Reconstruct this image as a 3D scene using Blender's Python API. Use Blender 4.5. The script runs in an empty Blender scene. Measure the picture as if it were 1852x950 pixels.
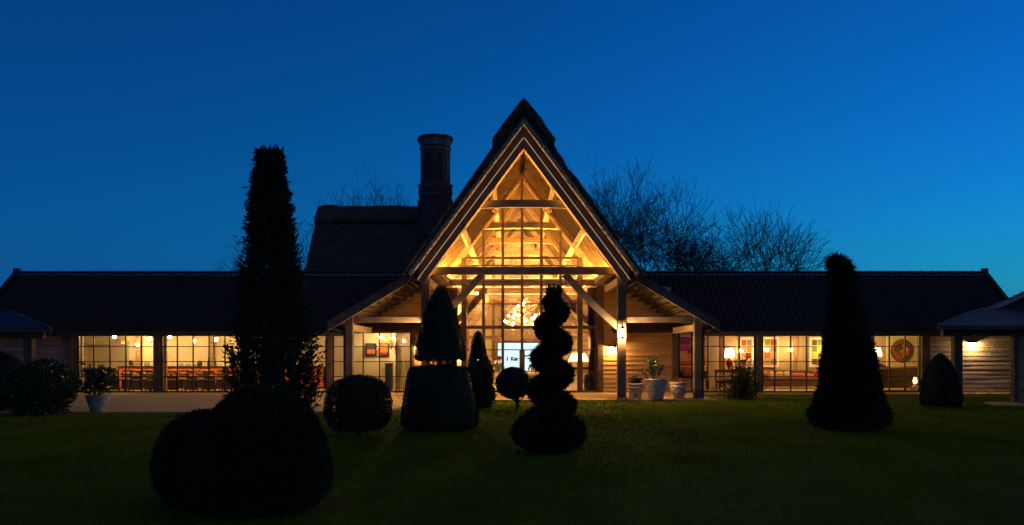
import bpy, bmesh, math, random
import numpy as np
from mathutils import Vector, Matrix

# ---------------------------------------------------------------- camera, sky, exposure
FPX, HOR, EYE = 1734.0, 632.0, 1.76          # focal length in photo pixels, horizon row, eye height
scene = bpy.context.scene
cam_d = bpy.data.cameras.new('camera'); cam = bpy.data.objects.new('camera', cam_d)
scene.collection.objects.link(cam); scene.camera = cam
cam.location = (0, 0, EYE); cam.rotation_euler = (math.radians(90), 0, 0)
cam_d.sensor_width = 36.0; cam_d.lens = 36.0 * FPX / 1852.0
cam_d.shift_y = (HOR - 475.0) / 1852.0
cam_d.clip_start = 0.1; cam_d.clip_end = 2000.0

SUN_EL, SUN_ROT = math.radians(-0.5), math.radians(62)
world = bpy.data.worlds.new('World'); scene.world = world; world.use_nodes = True
wn, wl_ = world.node_tree.nodes, world.node_tree.links
bg = wn['Background']
sky = wn.new('ShaderNodeTexSky'); sky.sky_type = 'NISHITA'; sky.sun_disc = False
sky.sun_elevation = SUN_EL; sky.sun_rotation = SUN_ROT
sky.air_density = 1.0; sky.dust_density = 0.3; sky.ozone_density = 3.0
gam = wn.new('ShaderNodeGamma'); gam.inputs[1].default_value = 1.28
tint = wn.new('ShaderNodeMix'); tint.data_type = 'RGBA'; tint.blend_type = 'MULTIPLY'
tint.inputs[0].default_value = 1.0; tint.inputs[7].default_value = (0.022, 0.50, 0.80, 1)
wl_.new(sky.outputs[0], gam.inputs[0]); wl_.new(gam.outputs[0], tint.inputs[6])
# pale blue haze band that thickens evenly towards the whole horizon
tcw = wn.new('ShaderNodeTexCoord'); sep = wn.new('ShaderNodeSeparateXYZ'); wl_.new(tcw.outputs['Generated'], sep.inputs[0])
mz = wn.new('ShaderNodeMath'); mz.operation = 'MAXIMUM'; mz.inputs[1].default_value = 0.0; wl_.new(sep.outputs[2], mz.inputs[0])
om = wn.new('ShaderNodeMath'); om.operation = 'SUBTRACT'; om.inputs[0].default_value = 1.0; wl_.new(mz.outputs[0], om.inputs[1])
pw = wn.new('ShaderNodeMath'); pw.operation = 'POWER'; pw.inputs[1].default_value = 9.0; wl_.new(om.outputs[0], pw.inputs[0])
hz = wn.new('ShaderNodeMix'); hz.data_type = 'RGBA'; hz.blend_type = 'ADD'; hz.inputs[7].default_value = (0.0, 0.03, 0.40, 1)
wl_.new(pw.outputs[0], hz.inputs[0]); wl_.new(tint.outputs[2], hz.inputs[6])
wl_.new(hz.outputs[2], bg.inputs[0]); bg.inputs[1].default_value = 1.0

# warm fill lamp added to offset the blue skylight, very soft and weak, from the bright side of the sky
warm_fill_d = bpy.data.lights.new('warm_fill', 'SUN'); warm_fill_d.energy = 0.24; warm_fill_d.angle = math.radians(170); warm_fill_d.color = (1.0, 0.74, 0.22)
warm_fill = bpy.data.objects.new('warm_fill', warm_fill_d); COL0 = scene.collection; COL0.objects.link(warm_fill)
_az, _el = math.radians(75), math.radians(12)
warm_fill.rotation_euler = Vector((math.sin(_az)*math.cos(_el), math.cos(_az)*math.cos(_el), math.sin(_el))).to_track_quat('Z', 'Y').to_euler()

scene.view_settings.view_transform = 'Standard'; scene.view_settings.look = 'None'
scene.view_settings.gamma = 1.0; scene.view_settings.use_curve_mapping = False
scene.view_settings.exposure = 0.0
scene.render.engine = 'CYCLES'
scene.cycles.use_denoising = True
scene.cycles.max_bounces = 10; scene.cycles.transparent_max_bounces = 24
scene.cycles.sample_clamp_indirect = 4.0
scene.cycles.caustics_reflective = False; scene.cycles.caustics_refractive = False

# lamp strengths (emission radiance of the lit surfaces)
PENDANT, LOUNGE_LAMP, LED, SCONCE, BULB, SCREEN = 500.0, 480.0, 720.0, 2200.0, 1500.0, 1.5
WARM = (1.0, 0.56, 0.17); WARMER = (1.0, 0.50, 0.095); SOFT = (1.0, 0.62, 0.26)

# ---------------------------------------------------------------- helpers
random.seed(7); rng = np.random.default_rng(7)
COL = scene.collection
def X(px, Y): return (px - 926.0) * Y / FPX
def Z(py, Y): return EYE - (py - HOR) * Y / FPX
def tag(o, label, cat, group=None):
    o['label'] = label; o['category'] = cat
    if group: o['group'] = group
    return o
def kind(o, k): o['kind'] = k; return o
def wloc(o):
    v = Vector((0, 0, 0))
    while o is not None: v = v + o.location; o = o.parent
    return v
def empty(name, loc, label=None, cat=None, group=None, rz=0.0):
    o = bpy.data.objects.new(name, None); COL.objects.link(o); o.location = loc; o.rotation_euler = (0, 0, rz)
    o.empty_display_size = 0.2
    if label: tag(o, label, cat, group)
    return o
def put(name, me, mat, parent=None, loc=(0, 0, 0), scale=None, rot=None):
    o = bpy.data.objects.new(name, me); COL.objects.link(o)
    if mat is not None and not me.materials: me.materials.append(mat)
    if parent is not None: o.parent = parent; o.location = Vector(loc) - wloc(parent)
    else: o.location = loc
    if scale is not None: o.scale = scale
    if rot is not None: o.rotation_euler = rot
    return o
def np_mesh(name, V, F):
    V = np.asarray(V, np.float32); F = np.asarray(F, np.int32); k = F.shape[1]
    me = bpy.data.meshes.new(name)
    me.vertices.add(len(V)); me.vertices.foreach_set('co', V.ravel())
    me.loops.add(F.size); me.loops.foreach_set('vertex_index', F.ravel())
    me.polygons.add(len(F)); me.polygons.foreach_set('loop_start', np.arange(0, F.size, k, dtype=np.int32))
    me.update(calc_edges=True); return me
class MB:
    def __init__(s): s.v = []; s.f = []; s.sm = []
    def add(s, vs, fs, smooth=False):
        b = len(s.v); s.v.extend([tuple(p) for p in vs]); s.f.extend([tuple(i + b for i in f) for f in fs]); s.sm.extend([smooth] * len(fs)); return s
    def box(s, x0, x1, y0, y1, z0, z1):
        return s.add([(x0,y0,z0),(x1,y0,z0),(x1,y1,z0),(x0,y1,z0),(x0,y0,z1),(x1,y0,z1),(x1,y1,z1),(x0,y1,z1)],
                     [(0,3,2,1),(4,5,6,7),(0,1,5,4),(1,2,6,5),(2,3,7,6),(3,0,4,7)])
    def beam(s, p0, p1, w, h, up=(0, 0, 1), c=0.0):
        p0, p1 = Vector(p0), Vector(p1); d = (p1 - p0).normalized(); up = Vector(up)
        if abs(d.dot(up)) > .99: up = Vector((0, 1, 0))
        a = d.cross(up).normalized(); b = a.cross(d).normalized(); vs = []
        if c <= 0: sec = [(-w/2,-h/2),(w/2,-h/2),(w/2,h/2),(-w/2,h/2)]
        else: sec = [(-w/2+c,-h/2),(w/2-c,-h/2),(w/2,-h/2+c),(w/2,h/2-c),(w/2-c,h/2),(-w/2+c,h/2),(-w/2,h/2-c),(-w/2,-h/2+c)]
        n = len(sec)
        for p in (p0, p1):
            for (i, j) in sec: vs.append(p + a*i + b*j)
        fs = [tuple(range(n-1,-1,-1)), tuple(range(n, 2*n))] + [(i,(i+1)%n,n+(i+1)%n,n+i) for i in range(n)]
        return s.add(vs, fs)
    def path_beam(s, pts, w, h, up=(0, 1, 0)):
        vs = []; n = len(pts)
        for i, p in enumerate(pts):
            p = Vector(p); d = (Vector(pts[min(i+1,n-1)]) - Vector(pts[max(i-1,0)])).normalized()
            a = Vector(up); b = d.cross(a).normalized()
            for (q, r) in ((-1,-1),(1,-1),(1,1),(-1,1)): vs.append(p + a*(q*w/2) + b*(r*h/2))
        fs = [(3,2,1,0), tuple(range(4*n-4, 4*n))]
        for i in range(n-1):
            for k in range(4): fs.append((4*i+k, 4*i+(k+1)%4, 4*i+4+(k+1)%4, 4*i+4+k))
        return s.add(vs, fs)
    def tube(s, pts, rad, n=8, cap=True, smooth=True):
        vs = []; m = len(pts); ref = None
        for i, p in enumerate(pts):
            p = Vector(p); d = (Vector(pts[min(i+1,m-1)]) - Vector(pts[max(i-1,0)]))
            d = d.normalized() if d.length > 1e-9 else Vector((0,0,1))
            if ref is None: ref = Vector((1,0,0)) if abs(d.x) < .9 else Vector((0,1,0))
            a = (ref - d*ref.dot(d)).normalized(); ref = a; b = d.cross(a)
            r = rad[i] if hasattr(rad, '__len__') else rad
            for k in range(n):
                t = 2*math.pi*k/n; vs.append(p + a*(r*math.cos(t)) + b*(r*math.sin(t)))
        fs = []
        for i in range(m-1):
            for k in range(n): fs.append((i*n+k, i*n+(k+1)%n, (i+1)*n+(k+1)%n, (i+1)*n+k))
        s.add(vs, fs, smooth)
        if cap: s.add([vs[k] for k in range(n)], [tuple(range(n-1,-1,-1))]); s.add([vs[(m-1)*n+k] for k in range(n)], [tuple(range(n))])
        return s
    def lathe(s, prof, n=24, c=(0, 0, 0), fn=None, smooth=True):
        vs = []; m = len(prof)
        for (r, z) in prof:
            for k in range(n):
                t = 2*math.pi*k/n; rr = fn(r, t, z) if fn else r
                vs.append((c[0]+rr*math.cos(t), c[1]+rr*math.sin(t), c[2]+z))
        fs = [(i*n+k, i*n+(k+1)%n, (i+1)*n+(k+1)%n, (i+1)*n+k) for i in range(m-1) for k in range(n)]
        s.add(vs, fs, smooth)
        if prof[0][0] > 1e-4: s.add(vs[:n], [tuple(range(n-1,-1,-1))])
        if prof[-1][0] > 1e-4: s.add(vs[-n:], [tuple(range(n))])
        return s
    def ball(s, c, r, n=10, m=6, sq=(1, 1, 1)):
        pr = [(math.sin(math.pi*i/m), -math.cos(math.pi*i/m)) for i in range(m+1)]
        vs = [(c[0]+r*sq[0]*a*math.cos(2*math.pi*k/n), c[1]+r*sq[1]*a*math.sin(2*math.pi*k/n), c[2]+r*sq[2]*z) for (a, z) in pr for k in range(n)]
        fs = [(i*n+k, i*n+(k+1)%n, (i+1)*n+(k+1)%n, (i+1)*n+k) for i in range(m) for k in range(n)]
        return s.add(vs, fs, True)
    def prism(s, poly, y0, y1):          # polygon in xz extruded along y
        n = len(poly); vs = [(x, y0, z) for x, z in poly] + [(x, y1, z) for x, z in poly]
        fs = [tuple(range(n)), tuple(range(2*n-1, n-1, -1))] + [(i, n+i, n+(i+1)%n, (i+1)%n) for i in range(n)]
        return s.add(vs, fs)
    def pillow(s, c, w, d, h, n=8, puff=.5):      # soft cushion, w along x, d along y, h along z
        vs = []; 
        for j in range(n+1):
            for i in range(n+1):
                a, b = 2*i/n-1, 2*j/n-1
                t = (max(0, (1-a**4)*(1-b**4)))**puff
                vs.append((c[0]+a*w/2*(1-.06*(b*b)), c[1]-d/2*t, c[2]+b*h/2*(1-.06*a*a)))
        for j in range(n+1):
            for i in range(n+1):
                x, y, z = vs[j*(n+1)+i]; vs.append((x, 2*c[1]-y, z))
        q = (n+1)**2; fs = []
        for j in range(n):
            for i in range(n):
                a = j*(n+1)+i; fs.append((a, a+1, a+n+2, a+n+1)); fs.append((q+a+n+1, q+a+n+2, q+a+1, q+a))
        return s.add(vs, fs, True)
    def mesh(s, name, origin=(0, 0, 0)):
        me = bpy.data.meshes.new(name); o = origin
        me.from_pydata([(p[0]-o[0], p[1]-o[1], p[2]-o[2]) for p in s.v], [], s.f)
        if any(s.sm): me.polygons.foreach_set('use_smooth', s.sm)
        me.update(); return me
    def build(s, name, mat, parent=None, local=False, base=None, bevel=0.0):
        if parent is not None:
            o = bpy.data.objects.new(name, s.mesh(name, (0,0,0) if local else wloc(parent))); o.parent = parent
        else:
            o = bpy.data.objects.new(name, s.mesh(name, base or (0,0,0))); o.location = base or (0,0,0)
        COL.objects.link(o)
        if mat is not None: o.data.materials.append(mat)
        if bevel > 0:
            m = o.modifiers.new('bevel', 'BEVEL'); m.width = bevel; m.segments = 1; m.limit_method = 'ANGLE'
        return o
def copy_tree(o, parent=None):
    c = o.copy(); COL.objects.link(c); c.parent = parent
    for ch in list(o.children): copy_tree(ch, c)
    return c

# ---------------------------------------------------------------- materials
MATS = {}
def mat_base(name):
    m = bpy.data.materials.new(name); m.use_nodes = True; MATS[name] = m
    return m, m.node_tree.nodes, m.node_tree.links, m.node_tree.nodes['Principled BSDF']
def mat(name, col, col2=None, rough=.7, scale=(3, 3, 3), detail=5, spec=.3, bump=0.0, bscale=None, obvar=0.0, metal=0.0, coord='Object', contrast=(.35, .65), coat=0.0, trans=0.0):
    m, N, L, P = mat_base(name)
    P.inputs['Roughness'].default_value = rough; P.inputs['Metallic'].default_value = metal
    P.inputs['Specular IOR Level'].default_value = spec; P.inputs['Coat Weight'].default_value = coat
    col2 = col2 or tuple(c*.7 for c in col)
    tc = N.new('ShaderNodeTexCoord'); geo = N.new('ShaderNodeNewGeometry')
    src = geo.outputs['Position'] if coord == 'World' else tc.outputs[coord]
    mp = N.new('ShaderNodeMapping'); mp.inputs['Scale'].default_value = scale; L.new(src, mp.inputs[0])
    nz = N.new('ShaderNodeTexNoise'); nz.inputs['Scale'].default_value = 1.0; nz.inputs['Detail'].default_value = detail; L.new(mp.outputs[0], nz.inputs[0])
    rp = N.new('ShaderNodeValToRGB'); rp.color_ramp.elements[0].position, rp.color_ramp.elements[1].position = contrast
    rp.color_ramp.elements[0].color = (*col2, 1); rp.color_ramp.elements[1].color = (*col, 1); L.new(nz.outputs[0], rp.inputs[0])
    out = rp.outputs[0]
    if obvar > 0:
        oi = N.new('ShaderNodeObjectInfo'); mr = N.new('ShaderNodeMapRange'); mr.inputs[3].default_value = 1-obvar; mr.inputs[4].default_value = 1+obvar
        L.new(oi.outputs['Random'], mr.inputs[0]); hs = N.new('ShaderNodeHueSaturation'); L.new(mr.outputs[0], hs.inputs['Value']); L.new(out, hs.inputs['Color']); out = hs.outputs[0]
    L.new(out, P.inputs['Base Color'])
    if bump > 0:
        n2 = N.new('ShaderNodeTexNoise'); n2.inputs['Detail'].default_value = 4; n2.inputs['Scale'].default_value = 1.0
        m2 = N.new('ShaderNodeMapping'); m2.inputs['Scale'].default_value = bscale or tuple(4*q for q in scale); L.new(src, m2.inputs[0]); L.new(m2.outputs[0], n2.inputs[0])
        bp = N.new('ShaderNodeBump'); bp.inputs['Strength'].default_value = bump; bp.inputs['Distance'].default_value = .02; L.new(n2.outputs[0], bp.inputs['Height']); L.new(bp.outputs[0], P.inputs['Normal'])
    if trans > 0:
        tr = N.new('ShaderNodeBsdfTranslucent'); L.new(out, tr.inputs[0]); mx = N.new('ShaderNodeMixShader'); mx.inputs[0].default_value = trans
        L.new(P.outputs[0], mx.inputs[1]); L.new(tr.outputs[0], mx.inputs[2]); L.new(mx.outputs[0], N['Material Output'].inputs[0])
    return m
def emit(name, col, strength):
    m, N, L, P = mat_base(name)
    N.remove(P); e = N.new('ShaderNodeEmission'); e.inputs[0].default_value = (*col, 1); e.inputs[1].default_value = strength
    L.new(e.outputs[0], N['Material Output'].inputs[0]); return m
def glass(name, tintc=(.96, .97, .96)):
    m, N, L, P = mat_base(name); N.remove(P)
    t = N.new('ShaderNodeBsdfTransparent'); t.inputs[0].default_value = (*tintc, 1)
    g = N.new('ShaderNodeBsdfGlossy'); g.inputs['Roughness'].default_value = .02
    fr = N.new('ShaderNodeFresnel'); fr.inputs[0].default_value = 1.3
    mx = N.new('ShaderNodeMixShader'); L.new(fr.outputs[0], mx.inputs[0]); L.new(t.outputs[0], mx.inputs[1]); L.new(g.outputs[0], mx.inputs[2])
    L.new(mx.outputs[0], N['Material Output'].inputs[0]); return m

OAK = mat('oak', (.36,.235,.12), (.24,.145,.07), .72, (1.2,1.2,9), bump=.35, bscale=(6,6,40), obvar=.12, coord='World')
OAKX = mat('oak_crosswise', (.36,.235,.12), (.24,.145,.07), .72, (1.0,6,6), bump=.35, bscale=(3,40,40), obvar=.12, coord='World')
OAKOUT = mat('oak_weathered', (.15,.105,.062), (.08,.055,.032), .8, (2.5,2.5,2.5), bump=.4, bscale=(14,14,14), obvar=.08, coord='World')
BARGELIT = mat('oak_bargeboard_lit', (.27,.16,.08), (.18,.10,.05), .75, (2,2,2), bump=.3, obvar=.08, coord='World')  # lighter copy of the weathered oak, light on the boards put into the colour
OAKDARK = mat('oak_dark', (.075,.045,.024), (.04,.024,.013), .6, (5,5,5), obvar=.1, coord='World')
BOARD = mat('weatherboard', (.48,.28,.10), (.31,.17,.055), .75, (.7,8,14), bump=.5, bscale=(1.5,30,60), obvar=.16, coord='World')
BOARDGREY = mat('weatherboard_silvered', (.42,.35,.28), (.24,.19,.15), .8, (.7,8,14), bump=.5, bscale=(1.5,30,60), obvar=.16, coord='World')
LINING = mat('roof_lining', (.60,.46,.27), (.48,.35,.19), .75, (9,.6,9), obvar=.1, coord='World')
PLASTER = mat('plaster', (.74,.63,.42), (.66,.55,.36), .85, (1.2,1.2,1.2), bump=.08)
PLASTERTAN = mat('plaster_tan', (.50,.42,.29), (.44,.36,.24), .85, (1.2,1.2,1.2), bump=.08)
CEIL = mat('ceiling_paint', (.72,.64,.5), (.68,.6,.46), .9)
RAFTER = mat('oak_rafter', (.13,.075,.033), (.085,.048,.022), .75, (6,6,6), obvar=.15, coord='World')
FLOOR = mat('stone_floor', (.46,.37,.25), (.38,.30,.20), .45, (1.5,1.5,1.5), bump=.05)
THATCH = mat('thatch', (.10,.075,.042), (.035,.027,.017), .95, (4,9,4), detail=8, bump=1.0, bscale=(30,30,30))
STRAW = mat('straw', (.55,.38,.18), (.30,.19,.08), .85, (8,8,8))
TILE = mat('pantile', (.052,.027,.019), (.028,.015,.011), .65, (3,3,3), bump=.2, obvar=.25, coord='World')
MORTAR = mat('lime_mortar', (.48,.44,.38), (.32,.29,.25), .9, (6,6,6), coord='World')
BRICK = mat('brick', (.24,.095,.06), (.12,.05,.035), .85, (5,5,11), bump=.4, coord='World')
LEAD = mat('sheet_metal', (.045,.055,.07), (.03,.037,.047), .6, (2,2,2), metal=.4)
STEEL = mat('window_steel', (.03,.026,.022), (.02,.018,.015), .5, (4,4,4))
IRON = mat('black_iron', (.015,.015,.016), (.01,.01,.01), .5)
GLASS = glass('window_glass')
STONE = mat('terrace_stone', (.56,.36,.14), (.40,.25,.09), .95, (.6,2.2,1), detail=8, bump=.35, bscale=(14,14,14), coord='World', spec=.08)
SOIL = mat('lawn_soil', (.07,.095,.004), (.045,.065,.003), .95, (1.6,1.6,1.6), detail=8, spec=.03, bump=.4, bscale=(30,30,30))
GRASS = mat('grass_blade', (.17,.20,.004), (.11,.14,.003), .9, (.5,.5,.5), coord='World', trans=.25, spec=.03)
YEW = mat('yew_leaf', (.032,.046,.012), (.014,.022,.006), .6, (6,6,6), coord='Object')
CONIFER = mat('conifer_leaf', (.035,.045,.016), (.014,.022,.009), .6, (3,3,3), coord='Object', trans=.1)
LAUREL = mat('glossy_leaf', (.055,.085,.025), (.025,.045,.014), .28, (4,4,4), coord='Object', spec=.5, trans=.12)
BOX = mat('box_leaf', (.045,.06,.018), (.02,.03,.01), .45, (4,4,4), coord='Object', trans=.12)
BARK = mat('bark', (.07,.05,.035), (.03,.022,.016), .9, (6,6,2), bump=.5)
TWIG = mat('twig', (.028,.022,.018), (.015,.012,.01), .9, (2,2,2))
POT = mat('pale_stone_pot', (.56,.46,.34), (.36,.29,.21), .8, (7,7,7), bump=.3, bscale=(40,40,40))
URNM = mat('green_glaze', (.05,.075,.05), (.025,.04,.03), .15, (3,3,3), spec=.6)
ORANGE = mat('orange_panel', (.75,.20,.055), (.68,.17,.045), .5, (2,2,2))
DARKTOP = mat('dark_worktop', (.05,.035,.025), (.03,.022,.017), .3)
CHAIRW = mat('walnut', (.10,.045,.02), (.055,.025,.012), .45, (4,4,14))
BEIGE = mat('beige_linen', (.50,.40,.27), (.40,.32,.21), .9, (30,30,30))
BROWNF = mat('brown_fabric', (.15,.10,.062), (.11,.072,.044), .95, (26,26,26))
REDF = mat('red_fabric', (.62,.07,.05), (.5,.05,.04), .9, (22,22,22))
ORANGEF = mat('orange_fabric', (.72,.20,.06), (.6,.15,.045), .9, (22,22,22))
PINKF = mat('coral_fabric', (.70,.16,.13), (.6,.12,.10), .9, (22,22,22))
CREAMF = mat('cream_fabric', (.72,.62,.42), (.62,.52,.34), .9, (22,22,22))
PATF = mat('patterned_fabric', (.66,.50,.34), (.36,.06,.04), .9, (16,16,16), contrast=(.47,.53))
CURTAIN = mat('curtain_cloth', (.34,.20,.09), (.2,.1,.045), .95, (9,9,.4))
STAINLESS = mat('brushed_steel', (.46,.38,.27), (.42,.345,.24), .42, (.5,.5,20), metal=.3)
REDCER = mat('red_ceramic', (.40,.045,.02), (.3,.03,.015), .2, spec=.6)
SHADE = mat('lamp_shade', (.86,.78,.62), (.82,.74,.58), .9, trans=.6)
WHITEP = mat('white_paint', (.8,.77,.7), (.74,.7,.63), .5)
CERAM = mat('white_ceramic', (.75,.72,.66), None, .25)
DARKIT = mat('dark_enamel', (.04,.035,.03), None, .3)
BRASS = mat('brass', (.5,.33,.12), None, .35, metal=.9)
def flat(name, col, rough=.8): return mat(name, col, tuple(c*.8 for c in col), rough, (9,9,9))
# ---------------------------------------------------------------- end of materials
# ================================================================ ground
YF, YP, C = 39.1, 33.9, 0.41                 # glazed facade, porch posts, centre line of the gable
g = MB(); n = 60
g.add([(-400,-60,-.05),(400,-60,-.05),(400,900,-.05),(-400,900,-.05)], [(0,1,2,3)])
kind(g.build('lawn', SOIL), 'structure')
def slab(name, poly, z0, z1, m):
    b = MB(); k = len(poly)
    b.add([(x,y,z0) for x,y in poly]+[(x,y,z1) for x,y in poly], [tuple(range(k-1,-1,-1)), tuple(range(k,2*k))]+[(i,(i+1)%k,k+(i+1)%k,k+i) for i in range(k)])
    return kind(b.build(name, m), 'structure')
slab('terrace', [(-24,26.9),(-9,27.0),(-3.6,27.4),(-3.3,30.2),(-2.6,32.4),(-1.2,33.4),(7.2,33.45),(7.2,38.2),(21,38.2),(21,39.0),(-24,39.0)], -.2, 0, STONE)
slab('path', [(15.4,30.4),(24,29.0),(24,32.2),(15.9,32.3)], -.2, -.005, STONE)

# ================================================================ generic building pieces
def wedge_board(name, bh=.18, lap=.03):
    return MB().add([(-.5,0,0),(.5,0,0),(.5,-.034,0),(-.5,-.034,0),(-.5,0,bh+lap),(.5,0,bh+lap),(.5,-.010,bh+lap),(-.5,-.010,bh+lap)],
                    [(0,1,2,3),(4,7,6,5),(2,6,7,3),(0,4,5,1),(0,3,7,4),(1,5,6,2)]).mesh(name)
BOARD_ME = wedge_board('weatherboard'); BOARD_ME.materials.append(BOARD)
GREY_ME = wedge_board('weatherboard'); GREY_ME.materials.append(BOARDGREY)
def boards(parent, Y, z0, z1, span, me=BOARD_ME, step=.18):
    z = z0
    while z < z1 - .02:
        for (a, b) in span(z):
            if b - a < .15: continue
            cuts = [a]
            while b - cuts[-1] > 3.4: cuts.append(cuts[-1] + random.uniform(1.6, 3.0))
            if len(cuts) > 1 and b - cuts[-1] < .4: cuts.pop()
            cuts.append(b)
            for p, q in zip(cuts, cuts[1:]):
                put('weatherboard', me, None, parent, ((p+q)/2, Y + random.uniform(-.004,.004), z), (q-p-.006, 1, 1), (0, 0, 0))
        z += step
PANE_ME = MB().box(-.5,.5,-.5,.5,-.5,.5).mesh('pane'); PANE_ME.materials.append(GLASS)
def window(parent, cols, rows, Y, bar=.034, edge=.06):
    b = MB(); x0, x1, z0, z1 = cols[0], cols[-1], rows[0], rows[-1]
    for x in cols:
        w = edge if x in (x0, x1) else bar*1.3
        b.box(x-w/2, x+w/2, Y-.035, Y+.035, z0, z1)
    for zz in rows:
        w = edge if zz in (z0, z1) else bar
        b.box(x0-edge/2, x1+edge/2, Y-.031, Y+.031, zz-w/2, zz+w/2)
    w = b.build('window', STEEL, parent)
    for a, c in zip(cols, cols[1:]):
        for p, q in zip(rows, rows[1:]):
            put('pane', PANE_ME, None, w, ((a+c)/2, Y+random.uniform(-.003,.003), (p+q)/2), (c-a-.012, .006, q-p-.012))
    return w
# pantile: S-shaped cross section, long axis down the slope (-y local), local z normal
def pantile_mesh(w=.25, l=.36):
    prof = [(-.5,.020),(-.34,-.004),(-.14,-.010),(.04,.004),(.2,.045),(.36,.058),(.5,.040)]
    v = []
    for (y, dz) in ((0, .0), (-l, .028)):
        for (x, zz) in prof: v.append((x*w*1.08, y, zz+dz))
    for (x, zz) in prof: v.append((x*w*1.08, -l, zz+.028-.016))
    f = [(i, i+7, i+8, i+1) for i in range(6)] + [(i+7, i+14, i+15, i+8) for i in range(6)]
    me = MB().add(v, f, True).mesh('pantile'); me.materials.append(TILE); return me
TILE_ME = pantile_mesh()
def tile_roof(parent, origin, ux, down, ncol, nrow, show, w=.25, gauge=.30, limit=290):
    """origin: top-left corner on the slope; ux along the ridge, down = unit vector down the slope"""
    ux, down, origin = Vector(ux), Vector(down), Vector(origin); nrm = ux.cross(-down)
    if nrm.z < 0: nrm = -nrm
    R = Matrix((ux, -down, nrm)).transposed(); e = R.to_euler()
    cells = []
    for r in range(nrow):
        for c in range(ncol):
            p = origin + ux*(w*(c+.5)) + down*(gauge*r - .04) + nrm*(.012*random.random())
            s = show(p, r, c)
            if s is not None: cells.append((s, p))
    cells.sort(key=lambda t: -t[0])
    for s, p in cells[:limit]: put('pantile', TILE_ME, None, parent, p, None, e)
    rest = cells[limit:]
    if rest:
        V0 = np.array([v.co[:] for v in TILE_ME.vertices]); F0 = np.array([list(q.vertices) for q in TILE_ME.polygons]); A = np.array(R)
        V = np.concatenate([V0 @ A.T + np.array(p - wloc(parent)) for s, p in rest]); F = np.concatenate([F0 + len(V0)*i for i in range(len(rest))])
        me = np_mesh('pantiles', V, F); me.polygons.foreach_set('use_smooth', [True]*len(F)); me.materials.append(TILE)
        o = bpy.data.objects.new('pantiles', me); COL.objects.link(o); o.parent = parent; kind(o, 'stuff')
RIDGE_ME = MB().tube([(-.23,0,0),(.2,0,0),(.205,0,0),(.235,0,0)], [.135,.135,.15,.15], 14).mesh('ridge_tile'); RIDGE_ME.materials.append(TILE)

# ================================================================ long pantiled wings
WZ = [.03, .65, 1.26, 1.87, 2.48]
EY, EZ, RY, RZ = 38.5, 2.51, 42.2, 5.05
down = Vector((0, EY-RY, EZ-RZ)).normalized(); SL = math.hypot(EY-RY, EZ-RZ)
AISLE = lambda u: 4.55 - .595*(abs(u) - 3.85)       # top of the porch lean-to roof
def wing(x0, x1, label, show):
    r = empty('barn_wing', ((x0+x1)/2, YF, 0), label, 'building')
    MB().box(x0, x1, YF-.1, 44.6, -.2, -.006).build('floor', FLOOR, r)
    MB().box(x0+.02, x1-.02, YF+.15, 44.5, 2.86, 2.95).build('ceiling', CEIL, r)
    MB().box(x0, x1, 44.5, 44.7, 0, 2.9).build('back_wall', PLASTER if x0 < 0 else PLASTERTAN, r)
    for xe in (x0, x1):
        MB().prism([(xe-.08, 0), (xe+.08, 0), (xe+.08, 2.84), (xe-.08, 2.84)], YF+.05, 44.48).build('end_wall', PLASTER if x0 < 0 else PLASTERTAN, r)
    # roof slabs under the tiles
    b = MB(); t = .10
    b.add([(x0,EY,EZ-t),(x1,EY,EZ-t),(x1,RY,RZ-t),(x0,RY,RZ-t),(x0,EY,EZ),(x1,EY,EZ),(x1,RY,RZ),(x0,RY,RZ)], [(0,3,2,1),(4,5,6,7),(0,1,5,4),(1,2,6,5),(2,3,7,6),(3,0,4,7)])
    b.add([(x0,RY,RZ-t),(x1,RY,RZ-t),(x1,45.9,EZ-t),(x0,45.9,EZ-t),(x0,RY,RZ),(x1,RY,RZ),(x1,45.9,EZ),(x0,45.9,EZ)], [(0,3,2,1),(4,5,6,7),(0,1,5,4),(1,2,6,5),(2,3,7,6),(3,0,4,7)])
    rf = b.build('roof', OAKDARK, r)
    tile_roof(rf, (x0+.02, RY, RZ+.01), (1,0,0), down, int((x1-x0)/.25), 15, show)
    x = x0 + .25
    while x < x1 - .2:
        put('ridge_tile', RIDGE_ME, None, rf, (x, RY, RZ+.03), None, (random.uniform(-.1,.1), random.uniform(-.015,.015), 0)); x += .45
    m = MB(); k = int((x1-x0)/.125); pts = []
    for i in range(k+1):
        pts.append((x0+(x1-x0)*i/k, RY-.165, RZ-.045+(.026 if i%2 else -.012)))
    for (p, q) in zip(pts, pts[1:]):
        d = Vector((0,-.02,.05)); m.add([Vector(p), Vector(q), Vector((q[0],q[1]+.05,RZ+.02)), Vector((p[0],p[1]+.05,RZ+.02))], [(0,1,2,3)])
    m.build('mortar_bedding', MORTAR, rf)
    # gutter and eaves board
    return r, rf
VIEWL = lambda p, r, c: None if p.x < -22 or (p.x > C-6.4 and p.z < AISLE(p.x-C)-.1) or p.x > C-3.6 else (-abs(p.x+13.5) if True else 0)
VIEWR = lambda p, r, c: None if (p.x < C+6.4 and p.z < AISLE(p.x-C)-.1) or p.x < C+3.6 else (-abs(p.x-12.0))
lw, lroof = wing(-21.8, -3.2, 'long dark pantiled wing with the brightly lit kitchen windows, left of the thatched gable', VIEWL)
rw, rroof = wing(4.05, 20.8, 'long dark pantiled wing with the lit lounge windows and paintings, right of the gable', VIEWR)
def verge(root, xe):
    b = MB(); b.beam((xe, EY-.05, EZ+.02), (xe, RY+.02, RZ+.13), .16, .16, (1,0,0)); b.beam((xe, RY-.02, RZ+.13), (xe, 45.9, EZ+.02), .16, .16, (1,0,0))
    b.box(xe-.1, xe+.1, RY-.14, RY+.14, RZ-.02, RZ+.27); b.build('verge_coping', TILE, root)
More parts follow.
